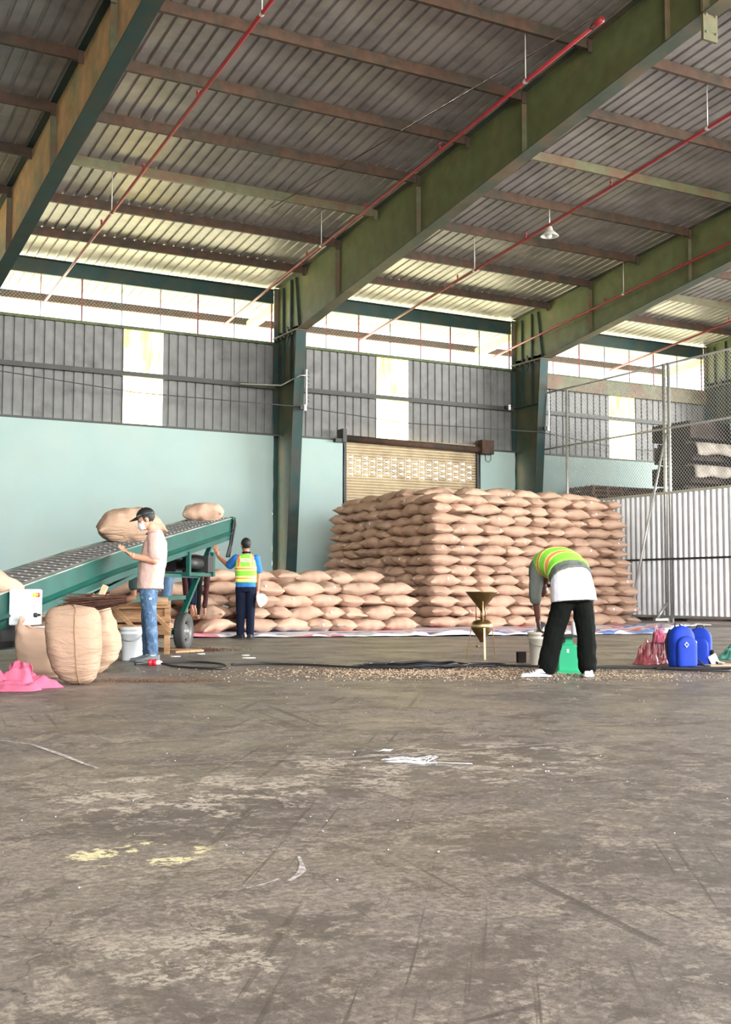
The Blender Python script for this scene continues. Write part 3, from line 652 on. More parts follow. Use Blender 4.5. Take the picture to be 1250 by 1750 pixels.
# woven tarp under the sacks
def tarp_mat():
    m=bpy.data.materials.new('striped_woven_tarp'); m.use_nodes=True; n=m.node_tree.nodes; l=m.node_tree.links; b=n['Principled BSDF']; b.inputs['Roughness'].default_value=.5
    uv=n.new('ShaderNodeUVMap'); uv.uv_map='UVMap'; sp=n.new('ShaderNodeSeparateXYZ'); l.new(uv.outputs[0],sp.inputs[0])
    tc=n.new('ShaderNodeTexCoord'); no=n.new('ShaderNodeTexNoise'); no.inputs['Scale'].default_value=.45; no.inputs['Detail'].default_value=3; l.new(tc.outputs['Object'],no.inputs['Vector'])
    ma=n.new('ShaderNodeMath'); ma.operation='MULTIPLY_ADD'; ma.inputs[1].default_value=2.2; l.new(no.outputs[0],ma.inputs[0]); l.new(sp.outputs['Y'],ma.inputs[2])
    fr=n.new('ShaderNodeMath'); fr.operation='FRACT'; l.new(ma.outputs[0],fr.inputs[0])
    cr=n.new('ShaderNodeValToRGB'); cr.color_ramp.interpolation='CONSTANT'; e=cr.color_ramp.elements; e[0].color=(.70,.70,.72,1); e[1].position=.3; e[1].color=(.15,.24,.58,1)
    for p_,c in((.52,(.70,.68,.68,1)),(.64,(.68,.22,.26,1)),(.86,(.74,.70,.70,1))):
        x=e.new(p_); x.color=c
    l.new(fr.outputs[0],cr.inputs[0]); l.new(cr.outputs[0],b.inputs['Base Color']); return m
M['tarp']=tarp_mat()
fp=[(4.3,20.6),(5.98,20.03),(7.34,19.72),(9.0,19.15),(10.97,18.55),(13.0,18.2),(15.8,17.6),(17.5,19.0),(19.6,20.9),(21.0,21.5)]
def fy(x):
    for (a,c),(d,e) in zip(fp,fp[1:]):
        if x<=d: return c+(e-c)*(x-a)/(d-a)
    return fp[-1][1]
vs=[];uvs=[]; nx,ny=220,22
for i in range(nx+1):
    x=4.3+16.7*i/nx
    for j in range(ny+1):
        t=(j/ny)**1.8; y0=fy(x)-.45+.12*noise.noise(V((x*.9,3,0)))+.04*noise.noise(V((x*4,1,0))); y=y0+(28.3-y0)*t
        y0d=y-y0
        amp=.10*max(0,1-y0d/2.2)
        z=.008+amp*(abs(noise.noise(V((x*1.6,y*2.2,2))))*1.5+abs(noise.noise(V((x*5,y*5,7))))*.6)*(0.25 if j==0 else 1)
        if y0d>2.4: z=.006
        vs.append((x,y,z)); uvs.append((x,y0d*.75))
b=MB(); W_=ny+1; b.add(vs,[(i*W_+j,(i+1)*W_+j,(i+1)*W_+j+1,i*W_+j+1) for i in range(nx) for j in range(ny)],0,True)
o=b.build('ground_tarp',M['tarp']); uvl=o.data.uv_layers.new(name='UVMap')
for lp in o.data.loops: uvl.data[lp.index].uv=uvs[lp.vertex_index]
tag(o,'white, blue and pink striped woven tarp spread under the sack stacks','tarp')
# ================================================================ FOREGROUND SACKS
def standing_sack(name,label,loc,rz,prof,mat_,seed,seam=True,peak=None,fold=.012,pleat=0):
    # prof: list of (z, half width, half depth, x shift)
    b=MB(); vs=[]; n=44; m=26
    def samp(z):
        for (a,c) in zip(prof,prof[1:]):
            if z<=c[0]:
                t=(z-a[0])/(c[0]-a[0]); t=t*t*(3-2*t); return [a[i]+(c[i]-a[i])*t for i in range(1,4)]
        return list(prof[-1][1:])
    z1=prof[-1][0]
    for j in range(m+1):
        z=z1*j/m; w,d,sx=samp(z)
        for i in range(n):
            a=2*PI*i/n; c,s=math.cos(a),math.sin(a)
            r=1+.06*noise.noise(V((c*1.4+seed,s*1.4,z*2.5)))+fold*2*noise.noise(V((c*3+seed,s*3,z*14)))+fold*noise.noise(V((c*6+seed,s*6,z*30)))+pleat*math.sin(z*46+c*3)*max(0,c)*(.5+.5*math.sin(z*5))
            zz=z
            if peak: zz+= (peak*max(0,-c)**2 - peak*.5*max(0,c))*(z/z1)**2
            vs.append((sx+w*spow(c,.7)*r, d*spow(s,.7)*r, max(zz,.004)))
    fs=[(j*n+i,j*n+(i+1)%n,(j+1)*n+(i+1)%n,(j+1)*n+i) for j in range(m) for i in range(n)]+[tuple(range(n-1,-1,-1))]
    if not peak: fs.append(tuple(m*n+i for i in range(n)))
    b.add(vs,fs,0,True)
    t=thing(name,label,'sack',loc,rz,'upright sacks in front of the conveyor')
    body=b.build('sack_body',mat_,t)
    if peak: body.modifiers.new('s','SOLIDIFY').thickness=.012
    if seam:
        i0=int(n*.79); b=MB(); pts=[]
        for j in range(0,m+1): p=V(vs[j*n+i0]); q=p+V((0,-.004,0)); pts.append(q)
        b.tube(pts,.0055,5); b.build('stitched_seam',M['stitch'],t)
    return t
M['stitch']=mat('brown_stitching_twine',(.33,.19,.11),.9)
g=site(-2.52,10.2)
t1=standing_sack('burlap_sack','largest upright tan sack in front, with a stitched seam down its face',g,-YAW,[(0,.07,.08,.06),(.05,.155,.14,.035),(.15,.205,.18,.015),(.30,.232,.195,.0),(.48,.235,.185,-.015),(.58,.232,.16,-.02),(.64,.215,.11,-.02),(.675,.16,.05,-.03),(.685,.03,.01,-.03)],M['sackl'],3,fold=.010)
g=site(-2.66,11.55)
t2=standing_sack('burlap_sack','upright creased tan sack bulging between the largest sack and the white bucket',g,-YAW,[(0,.09,.10,-.02),(.06,.14,.15,-.0),(.16,.21,.18,.03),(.3,.235,.19,.03),(.45,.215,.18,.0),(.6,.19,.14,-.03),(.68,.16,.06,-.03),(.70,.05,.02,-.03)],M['sackl'],7,seam=False,pleat=.035,fold=.016)
g=site(-3.02,11.0)
t3=standing_sack('burlap_sack','open tan sack with a pointed corner, half hidden beneath the white control box',g,-YAW,[(0,.14,.12,.03),(.08,.22,.18,.02),(.25,.23,.19,.0),(.38,.21,.15,-.02),(.45,.19,.09,-.02)],M['sack'],11,seam=False,peak=.12,fold=.02)
b=MB(); 
for q in range(26):
    a=q*.35; b.tube([(0,0,.0),(.03*math.cos(a),.03*math.sin(a),.03),(.06*math.cos(a),.06*math.sin(a),.012)],.004,4)
for q in range(8): pass
# pink cloth
def crumple(name,label,cat,c,rx,ry,h,m,seed,rz=0,nn=64,power=1.2,edge=.25,group=None,solid=.006):
    b=MB(); vs=[]; rings=30
    for j in range(rings+1):
        r=j/rings
        for i in range(nn):
            a=2*PI*i/nn; e=1+edge*noise.noise(V((math.cos(a)*1.3+seed,math.sin(a)*1.3,seed)))*1.6
            x=rx*r*e*math.cos(a); y=ry*r*e*math.sin(a)
            f=(1-r**power)
            z=h*f*(.45+1.1*abs(noise.noise(V((x/rx*1.8+seed,y/ry*1.8,0)))))+h*.75*abs(noise.noise(V((x/rx*4+seed,y/ry*4,3))))*(1-r**4)
            vs.append((x+.12*rx*noise.noise(V((x/rx*3,y/ry*3,seed+5))),y,z+.004))
    fs=[(j*nn+i,j*nn+(i+1)%nn,(j+1)*nn+(i+1)%nn,(j+1)*nn+i) for j in range(rings) for i in range(nn)]
    b.add(vs,fs,0,True); o=b.build(name,m); o.location=c; o.rotation_euler=(0,0,rz); o.modifiers.new('s','SOLIDIFY').thickness=solid
    return tag(o,label,cat,group)
crumple('pink_cloth','crumpled bright pink cloth lying in front of the upright sacks','cloth',site(-2.92,9.72),.40,.26,.14,M['pinkcloth'],3,rz=-YAW,power=2.5,edge=.45)
# extra raised fold of the pink cloth leaning on the sack
b=MB(); vs=[]
for i in range(19):
    for j in range(13):
        u=i/18; v=j/12; a=(u-.5)*2.6
        vs.append((.13*math.sin(a)*(1-.3*v)+.02*noise.noise(V((u*6,v*4,1))), -.07*math.cos(a)*(1-.35*v)+.03*math.sin(u*17)*v, .02+.20*v*(1-.35*abs(u-.45))+.012*noise.noise(V((u*9,v*9,2)))))
b.add(vs,[(i*13+j,(i+1)*13+j,(i+1)*13+j+1,i*13+j+1) for i in range(18) for j in range(12)],0,True)
o=b.build('pink_bag',M['pinkcloth']); o.location=site(-2.90,9.95); o.rotation_euler=(0,0,-YAW); o.modifiers.new('s','SOLIDIFY').thickness=.006
tag(o,'upturned pleated pink cloth bag end leaning on the open sack','cloth')
# bristle broom lying over the sacks
t=thing('palm_broom','brown bristle broom lying across the tops of the upright sacks','broom',site(-2.50,11.05,.675),-YAW)
b=MB(); rr=random.Random(5)
for q in range(240):
    y=rr.gauss(0,.055); z=rr.gauss(.01,.03); 
    b.tube([(.26,y*.35,z*.5+.045),(.0,y*.8,z+.01),(-.30+rr.uniform(-.05,.05),y*1.6,z*1.7-.045+rr.uniform(-.01,.015))],.0028,3,caps=False)
b.build('bristles',M['straw'],t)
b=MB(); b.tube([(.2,0,.04),(.28,0,.055),(.34,.0,.07)],[.035,.03,.02],8); b.build('handle',M['brownw'],t)
b=MB(); b.box((-.02,.1,.04),(.12,.05,.03),Matrix.Rotation(.5,3,'Y')@Matrix.Rotation(.4,3,'Z')); b.box((.02,.12,.09),(.05,.06,.15),Matrix.Rotation(.4,3,'Y'))
o=b.build('cardboard_scrap',M['card']); o.location=site(-2.62,11.5,.70); o.rotation_euler=(0,0,-YAW); tag(o,'torn pale cardboard scrap lying on the broom and sacks','scrap')
# ================================================================ CONVEYOR
ca=site(-3.63,9.55); ua=site(.1686,1.0)-site(0,0); ua=V((ua.x,ua.y,0)).normalized()
# axis along u (rotated frame): local y = travel, local x = to the right side of the belt
cth=math.atan2(ua.y,ua.x)-PI/2
org=site(-3.40,10.9)
t=thing('belt_conveyor','long green inclined belt conveyor on a wheeled frame, rising to the right','conveyor',org,cth)
cs=math.hypot(.1686,1)   # metres along axis per metre away
def zl(y):  # top lip height along the axis
    pts=[(-3.2,.20),(0,.764),(2.77*cs,1.245),(7.6*cs,1.955)]
    for (a,c),(d,e) in zip(pts,pts[1:]):
        if y<=d or d>7: return c+(e-c)*(y-a)/(d-a)
Wb=.66; y0,y1=-2.0,7.75
ys=[y0,0,2.8,y1]
N_=26; yy=[y0+(y1-y0)*i/N_ for i in range(N_+1)]
for side,x in (('near',0),('far',-Wb)):
    s=1 if side=='near' else -1
    # folded channel side: web, top lip, bottom lip and a pressed stiffening crease
    prof=[(0,0),(-.055*s,0),(-.055*s,-.018),(-.012*s,-.02),(-.012*s,-.20),(.022*s,-.225),(-.012*s,-.25),(-.012*s,-.315),(-.06*s,-.315),(-.06*s,-.33),(0,-.33),(0,-.258),(.036*s,-.225),(0,-.19)]
    b=MB(); vs=[]
    for y in yy:
        for px,pz in prof: vs.append((x+px,y,zl(y)+pz))
    m=len(prof); b.add(vs,[(i*m+k,i*m+(k+1)%m,(i+1)*m+(k+1)%m,(i+1)*m+k) for i in range(N_) for k in range(m)]+[tuple(range(m)),tuple(N_*m+k for k in range(m))])
    b.build('side_panel',M['conv'],t)
    b=MB(); b.beam((x-.02*s,y0,zl(y0)+.006),(x-.02*s,0,zl(0)+.006),.055,.012); b.beam((x-.02*s,0,zl(0)+.006),(x-.02*s,3.0,zl(3.0)+.006),.055,.012); b.beam((x-.02*s,3.0,zl(3.0)+.006),(x-.02*s,y1,zl(y1)+.006),.055,.012)
    b.build('top_lip',M['dustlip'],t)
# belt with herringbone ribs
b=MB(); vs=[]
for y in yy:
    for q,(x,dz) in enumerate(((-.07,.012),(-Wb+.07,.012))): vs.append((x,y,zl(y)+dz))
b.add(vs,[(2*i,2*i+1,2*i+3,2*i+2) for i in range(N_)]); bl=b.build('belt',M['belt'],t); bl.modifiers.new('s','SOLIDIFY').thickness=.012
b=MB(); y=y0+.1; k=0
while y<y1-.15:
    for xa,xb,dy in ((-.09,-.22,.10),(-.24,-.37,.10),(-.39,-.52,.10)):
        yo=(0.07 if xa==-.24 else 0)
        b.beam((xa,y+yo,zl(y+yo)+.018),(xb,y+yo+dy*.35,zl(y+yo+dy*.35)+.018),.042,.008)
    y+=.155; k+=1
b.build('belt_ribs',M['beltpat'],bl)
# head roller and chain guard strap at the top end
b=MB(); b.tube([(-.05,y1-.02,zl(y1)-.07),(-Wb+.05,y1-.02,zl(y1)-.07)],.075,16); b.build('head_roller',M['blackm'],t)
b=MB(); b.box((.005,y1+.02,zl(y1)-.08),(.05,.16,.2)); b.build('end_bracket',M['conv'],t)
b=MB(); 
for dx in(0,.05): b.tube([(.03,y1+.05-dx*2,zl(y1)-.03),(.03,y1-.12-dx*2,zl(y1)-.42),(.03,y1-.35-dx,zl(y1)-.62)],.016,6)
b.tube([(.03,y1+.03,zl(y1)-.0),(.03,y1+.09,zl(y1)-.1),(.03,y1-.25,zl(y1)-.62)],.014,6); b.build('drive_chain',M['blackm'],t)
# motor bay beneath the upper end
ym=6.0
b=MB(); b.box((-.33,ym+.15,zl(ym)-.66),(.66,1.25,.05)); b.box((0.0,ym+.72,zl(ym)-.50),(.05,.1,.36)); b.box((0.0,ym-.42,zl(ym)-.52),(.05,.08,.34)); b.build('motor_tray',M['conv'],t)
b=MB(); b.tube([(-.1,ym-.2,zl(ym)-.5),(-.1,ym+.35,zl(ym)-.5)],.085,14); b.box((-.12,ym+.52,zl(ym)-.5),(.3,.26,.24)); b.box((-.38,ym,zl(ym)-.52),(.2,.3,.2)); b.build('motor',M['blackm'],t)
# wheels
hub=V((.04,5.75,.255)) 
for x,nm in ((.01,1),(-Wb-.12,0)):
    c=V((x,5.36,.255)); Rm=Matrix.Rotation(PI/2,3,'Y')
    w=thing('wheel_group',None,None) if False else None
    b=MB(); prof=[(.165,-.062),(.20,-.072),(.238,-.068),(.252,-.045),(.256,-.02),(.256,.02),(.252,.045),(.238,.068),(.20,.072),(.165,.062)]
    b.lathe(prof,c,40,M=Rm)
    for q in range(36):
        a=2*PI*q/36
        for dx in (-.035,.0,.035): b.box(c+V((dx,.256*math.cos(a+dx*4),.256*math.sin(a+dx*4))),(.024,.02,.007),Matrix.Rotation(a+dx*4-PI/2,3,'X'))
    ty=b.build('tyre',M['rubber'],t)
    b=MB(); b.lathe([(.168,-.06),(.15,-.045),(.145,-.01),(.11,.0),(.10,.03),(.05,.035),(.045,.07),(.001,.072)],c,32,M=Rm); b.lathe([(.168,.062),(.15,.05),(.145,.01)],c,32,M=Rm)
    for q in range(5): a=2*PI*q/5; b.tube([c+V((.0,.075*math.cos(a),.075*math.sin(a))),c+V((.045,.075*math.cos(a),.075*math.sin(a)))],.011,6)
    b.build('wheel_rim',M['rim'],ty)
b=MB(); b.beam((.0,5.36,.255),(-Wb-.1,5.36,.255),.07,.09); b.build('axle',M['conv'],t)
for x in (-.10,-Wb):
    b=MB(); b.beam((x,5.36,.27),(x,6.95,zl(6.95)-.33),.065,.05); b.build('strut',M['conv'],t)
    b=MB(); b.beam((x,5.62,.27),(x,2.9,.62),.05,.05) if False else b.beam((x,5.7,.72),(x,2.35,.68),.05,.055); b.build('frame_rail',M['conv'],t)
    b=MB(); b.beam((x,6.35,1.02+.0),(x,3.6,1.02),.05,.045); b.build('frame_rail',M['conv'],t)
    b=MB(); b.beam((x,2.0,.66),(x,4.5,zl(4.5)-.33),.06,.05); b.build('strut',M['conv'],t)
    b=MB(); b.beam((x,5.36,.255),(x,-.4,.28),.05,.06); b.build('frame_rail',M['conv'],t)
    b=MB(); b.beam((x,-.6,.0),(x,-.6,zl(-.6)-.3),.09,.07,(0,1,0)); b.build('leg',M['conv'],t)
b=MB(); b.box((-.33,.2,.30),(.75,.7,.05)); b.box((-.25,.25,.42),(.4,.4,.2)); b.build('motor_tray',M['blackm'],t)
b=MB(); b.tube([(-.02,.6,.66),(-.02,2.4,.85),(-.02,4.2,1.12)],.008,5); b.build('tension_cable',M['cable'],t)
# control box on the near panel
cb=MB(); cb.box((.105,.33,0),(.19,.30,.34)); z0=zl(.33)-.17
for v in range(len(cb.v)): x,y,z=cb.v[v]; cb.v[v]=(x,y,z+z0)
bx=cb.build('control_box',M['lbox'],t); bx.modifiers.new('b','BEVEL').width=.008
fy_=.62-.151
b=MB(); b.box((.202,.33,z0),(.008,.285,.325)); b.build('box_door',M['white'],bx)
for dy,mm,nm in ((-.045,'btny','indicator_lamp'),(0,'btno','indicator_lamp'),(.045,'btnr','indicator_lamp')):
    b=MB(); b.lathe([(.022,0),(.022,.012),(.016,.02),(.001,.022)],(.206,.33+dy,z0+.115),14,M=Matrix.Rotation(PI/2,3,'Y')); o=b.build(nm,M[mm],bx); o['label']={'btny':'yellow lamp','btno':'orange lamp','btnr':'red lamp'}[mm]
b=MB(); b.lathe([(.034,0),(.034,.006),(.026,.006),(.026,.003),(.001,.003)],(.206,.32,z0+.03),20,M=Matrix.Rotation(PI/2,3,'Y')); b.build('round_sticker',mat('grey_pink_print',(.45,.36,.38),.6),bx)
for dy,r in ((-.01,.022),(.06,.012)):
    b=MB(); b.lathe([(r,0),(r,.025),(r*.7,.03),(.001,.03)],(.206,.32+dy,z0-.075),14,M=Matrix.Rotation(PI/2,3,'Y')); b.build('switch_knob',M['black'],bx)
b=MB(); b.box((.09,.177,z0+.07),(.05,.006,.05)); b.box((.09,.177,z0-.10),(.05,.006,.05)); b.build('hinge_plate',mat('pale_grey_plate',(.62,.64,.64),.5),bx)
b=MB(); b.box((.15,.45,z0-.19),(.2,.1,.012)); b.build('bracket',M['white'],bx)
CONV=t
# sacks riding the belt
def on_belt(yb,xb,label,L,Wd,H,seed,rz=0,pitch=None,ear=.1,lift=0):
    me=sack_mesh('burlap_sack',L,Wd,H,seed,M['sackl'] if seed==31 else M['sack'],ear=ear,wr=.03); o=bpy.data.objects.new('burlap_sack',me); COL.objects.link(o)
    Mx=Matrix.Translation(org)@Matrix.Rotation(cth,4,'Z')
    p=Mx@V((xb,yb,zl(yb)+H/2+.0+lift)); o.location=p; o.rotation_euler=Euler((math.atan(.147),0,cth+rz)) if pitch is None else pitch
    return tag(o,label,'sack','sacks riding the conveyor')
on_belt(4.15,-.30,'plump tan sack on the belt behind the man in the black cap',.86,.58,.46,31,rz=PI/2-1.1,lift=-.03)
on_belt(7.3,-.33,'tan sack at the top end of the conveyor belt',.60,.48,.30,45,rz=.2,lift=-.02)
on_belt(.05,-.30,'tan sack on the low end of the belt at the left edge of the photo',.85,.55,.30,52,rz=PI/2-.25,lift=-.01)
# ================================================================ PROPS
def bucket(name,label,loc,r0,r1,h,m,extra=None):
    t=thing(name,label,'bucket',loc,-YAW)
    b=MB(); b.lathe([(.001,.0),(r0,.0),(r0,.01),(r1*.985,h*.78),(r1*1.06,h*.79),(r1*1.06,h*.83),(r1,h*.84),(r1,h*.90),(r1*1.07,h*.91),(r1*1.07,h),(r1*1.0,h),(r1*.96,h*.9),(r0*.95,.02),(.001,.015)],n=36); b.build('bucket_body',m,t)
    b=MB(); b.tube([(r1*1.08*math.cos(a),r1*1.08*math.sin(a)-.0,h*.8-.14*math.sin(a*1)*1) for a in [PI+PI*i/14 for i in range(15)] for _ in (0,)] if False else [(r1*1.1*math.cos(a),-abs(r1*1.1*math.sin(a)),h*.86-.10*math.sin(a)) for a in [PI*i/14 for i in range(15)]],.005,6); b.build('wire_handle',M['galv'],t)
    return t
t=bucket('paint_bucket','square-shouldered white plastic bucket beside the man in the pink shirt',site(-2.72,13.75),.115,.135,.385,M['white'])
b=MB(); b.lathe([(.001,.38),(.125,.38),(.125,.388),(.001,.39)],n=30); b.build('lid',M['white'],t)
t=bucket('paint_bucket','cream plastic bucket filled with tools beside the bending man',site(1.93,12.95),.11,.135,.365,M['cream'])
pb=site(1.93,12.95)
b=MB(); b.tube([(0,0,0),(0,0,.13),(0,0,.15),(0,0,.19)],[.035,.035,.015,.015],12); b.tube([(0,0,.19),(0,0,.215)],.02,10); o=b.build('water_bottle',M['lblue']); o.location=pb+V((.055,-.02,.27)); o.rotation_euler=(.25,.3,0); tag(o,'light blue plastic bottle standing in the cream bucket','bottle')
b=MB(); b.box((0,0,.1),(.05,.02,.26)); o=b.build('notebook',M['black']); o.location=pb+V((-.09,-.02,.26)); o.rotation_euler=(.1,.35,-.4); tag(o,'black notebook leaning out of the cream bucket','notebook')
crumple('clear_bag','crumpled whitish plastic bag sticking out of the cream bucket','bag',pb+V((-.02,.01,.33)),.07,.06,.13,M['paper'],8,power=1.5)
b=MB(); b.box((0,0,.062),(.10,.08,.12)); b.box((0,-.041,.062),(.09,.004,.11)); o=b.build('small_box',M['boxd']); o.location=site(1.78,13.45); o.rotation_euler=(0,0,-YAW+.1); o.modifiers.new('b','BEVEL').width=.004; tag(o,'small brown box on the floor left of the cream bucket','box')
# brass sampling funnel on a tripod
t=thing('sampling_divider','aged brass double-cone sample divider on three legs, in front of the tall stack','sample divider',site(1.40,14.15),-YAW)
b=MB(); b.lathe([(.185,.805),(.192,.80),(.185,.79),(.03,.60),(.02,.58),(.016,.58),(.02,.60),(.18,.80)],n=40); b.build('hopper',M['brass'],t)
b=MB(); b.lathe([(.185,.803),(.195,.806),(.195,.797),(.187,.796)],n=40); b.build('hopper_rim',M['brass'],t)
b=MB(); b.lathe([(.001,.47),(.06,.468),(.10,.452),(.124,.425),(.128,.41),(.128,.395),(.13,.39),(.13,.375),(.126,.37),(.126,.36),(.10,.32),(.03,.22),(.022,.20),(.001,.20)],n=40); b.build('lower_cone',M['brass'],t)
b=MB(); b.lathe([(.129,.412),(.134,.405),(.134,.385),(.129,.378)],n=40); b.build('band',M['brassl'],t)
for a in (-PI/2+.05,PI/2+.65,PI/2-.55):
    b=MB(); b.tube([(.098*math.cos(a),.098*math.sin(a),.44),(.098*math.cos(a),.098*math.sin(a),.70)],.0065,8); b.build('upright_rod',M['brassl'] if a<0 else M['brass'],t)
for a,r in ((-1.42,.15),(PI+.15,.20),(.02,.17)):
    b=MB(); b.beam((.122*math.cos(a),.122*math.sin(a),.40),(r*math.cos(a)*.95,r*math.sin(a),.0),.022,.008,(math.cos(a),math.sin(a),0)); b.build('leg',M['brassl'] if -2<a<-1 else M['brass'],t)
b=MB(); b.beam((-.16,.0,.17),(-.02,.0,.17),.02,.008); b.lathe([(.001,.14),(.02,.14),(.02,.16),(.001,.16)],(-.05,0,0),10); b.build('catch_arm',M['brass'],t)
b=MB(); b.tube([(0,0,.46),(0,0,.59)],.016,8); b.build('valve_stem',M['brass'],t)
# green scale
t=thing('bench_scale','bright green enamelled platform scale between the bending man\'s feet','scale',site(2.02,11.75),-YAW-.03)
b=MB(); b.prism([(-.105,.015),(.105,.015),(.105,.22),(.085,.27),(.05,.285),(-.05,.285),(-.085,.27),(-.105,.22)],-.07,.07,'y'); o=b.build('scale_body',M['sgreen'],t); o.modifiers.new('b','BEVEL').width=.01
b=MB(); b.box((0,0,.012),(.24,.24,.024)); b.box((.02,-.12,.01),(.30,.08,.014)); b.build('base_plate',M['sgreen'],t)
b=MB(); b.box((0,0,.31),(.09,.07,.08)); b.build('neck',M['sgreen'],t)
b=MB(); b.box((-.02,0,.365),(.26,.22,.022)); b.build('weighing_pan',M['black'],t)
b=MB(); b.box((-.06,-.03,.325),(.06,.03,.05)); b.build('beam_slide',M['blackm'],t)
b=MB(); b.box((-.01,-.072,.22),(.022,.004,.035)); b.build('small_label',M['paper'],t)
t=thing('squeeze_bottle','white squeeze bottle standing on the green scale','bottle',site(2.09,11.75,.376),0)
b=MB(); b.lathe([(.001,0),(.032,0),(.034,.01),(.034,.11),(.028,.13),(.012,.15),(.012,.165),(.001,.165)],n=20); b.build('bottle_body',M['white'],t)
b=MB(); b.lathe([(.014,.16),(.014,.175),(.004,.21),(.001,.21)],n=12); b.build('nozzle',M['rust'],t)
# backpacks
def pack(label,loc,rz,w,d,h,logo):
    t=thing('backpack',label,'backpack',loc,rz,'blue backpacks')
    def rounded(w,d,h,cx,cy,z0,seed,top=.35):
        b=MB(); vs=[];n=36;m=20
        for j in range(m+1):
            z=h*j/m; f=min(1,max(0,(1-max(0,(z/h-(1-top))/top)**2.4))**.5) if z/h>1-top else 1
            f2=.93+.07*min(1,z/(h*.15))
            for i in range(n):
                a=2*PI*i/n; c,s=math.cos(a),math.sin(a); r=1+.03*noise.noise(V((c*2+seed,s*2,z*9)))
                vs.append((cx+w/2*max(f,.02)*f2*spow(c,.55)*r,cy+d/2*max(f*.9+.1,.1)*f2*spow(s,.6)*r,z0+z))
        fs=[(j*n+i,j*n+(i+1)%n,(j+1)*n+(i+1)%n,(j+1)*n+i) for j in range(m) for i in range(n)]+[tuple(range(n-1,-1,-1)),tuple(m*n+i for i in range(n))]
        return b.add(vs,fs,0,True)
    rounded(w,d,h,0,0,.004,1).build('main_compartment',M['bp'],t)
    rounded(w*.86,d*.5,h*.74,-.01,-d*.58,.008,2).build('front_pocket',M['bp'],t)
    b=MB(); b.box((w*.47,0,h*.22),(.05,d*.8,h*.38)); o=b.build('mesh_side_pocket',M['blk'],t); o.modifiers.new('b','BEVEL').width=.015
    b=MB(); b.tube([(w*.40*math.cos(a),-d*.36,h*.40+h*.33*math.sin(a)*1.0) for a in [PI*i/18 for i in range(19)]],.006,6); b.tube([(w*.45*math.cos(a),-d*.18,h*.60+h*.36*math.sin(a)) for a in [PI*i/18 for i in range(19)]],.006,6); b.build('zip',M['black'],t)
    b=MB(); b.tube([(-.04,d*.3,h*.97),(-.03,d*.35,h*1.05),(.03,d*.35,h*1.05),(.04,d*.3,h*.97)],.009,6); b.build('top_loop',M['black'],t)
    for x in(-.08,.08):
        b=MB(); b.tube([(x,d*.45,h*.9),(x*1.2,d*.75,h*.6),(x*1.3,d*.6,h*.2),(x*1.2,d*.45,h*.05)],[.02,.022,.014,.010],8); b.build('shoulder_strap',M['black'],t)
    b=MB(); b.tube([(w*.5,.02,.10),(w*.62,-.05,.07),(w*.78,-.10,.01),(w*.98,-.12,.012)],.011,6); b.build('loose_strap',M['black'],t)
    if logo:
        b=MB(); 
        for s_,mi in ((.030,0),(.018,1),(.008,0)): b.prism([(-s_,h*.55-.0),(0,h*.55-s_),(s_,h*.55),(0,h*.55+s_)],-d*.86-.006*(1 if mi==0 else 1.6)-.002*(.03-s_)*40,-d*.80,'y',mi)
        b.v=[(x-.055,y,z) for x,y,z in b.v]; b.build('diamond_badge',[mat('silver_badge',(.55,.56,.58),.4,.3),M['bp']],t)
        b=MB(); b.box((w*.34,-d*.66,h*.56),(.018,.02,.06)); b.build('white_tag',M['paper'],t)
    return t
pack('blue backpack with a diamond badge standing on the floor in front',site(3.42,12.75),-YAW+.45,.30,.17,.44,True)
pack('blue backpack with black straps, standing just behind the badged one',site(3.72,13.1),-YAW-.4,.26,.15,.41,False)
crumple('pink_plastic_bag','dark pink translucent plastic bag slumped left of the blue backpack','bag',site(3.16,13.15),.17,.15,.24,M['pinkbag'],14,power=1.3,edge=.2)
crumple('pink_plastic_bag','tall gathered part of a pink plastic bag against the blue backpack','bag',site(3.27,13.2),.13,.11,.40,M['pinkbag'],27,power=.9,edge=.25)
crumple('pink_cloth','light pink cloth draped over the top of the plastic bag','cloth',site(3.29,13.14,.24),.09,.07,.16,M['pinkcloth'],33,power=1.2,edge=.4)
crumple('green_plastic_bag','dark green plastic bag at the right edge of the photo','bag',site(4.50,14.25),.24,.16,.20,M['grbag'],19,power=1.6,edge=.2)
b=MB(); b.box((0,0,.04),(.09,.012,.13),Matrix.Rotation(-.5,3,'Y')@Matrix.Rotation(.3,3,'X')); b.box((.06,-.02,.02),(.08,.09,.008),Matrix.Rotation(.2,3,'Y')); o=b.build('paper_packet',M['paper']); o.location=site(3.83,12.95,.02); o.rotation_euler=(0,0,-YAW); tag(o,'small crumpled white paper packet right of the backpacks','packet')
b=MB(); b.box((0,0,.008),(.55,.30,.012)); o=b.build('cardboard_sheet',M['card']); o.location=site(3.98,12.95); o.rotation_euler=(0,0,-YAW+.1); tag(o,'flat tan cardboard sheet lying right of the backpacks','cardboard')
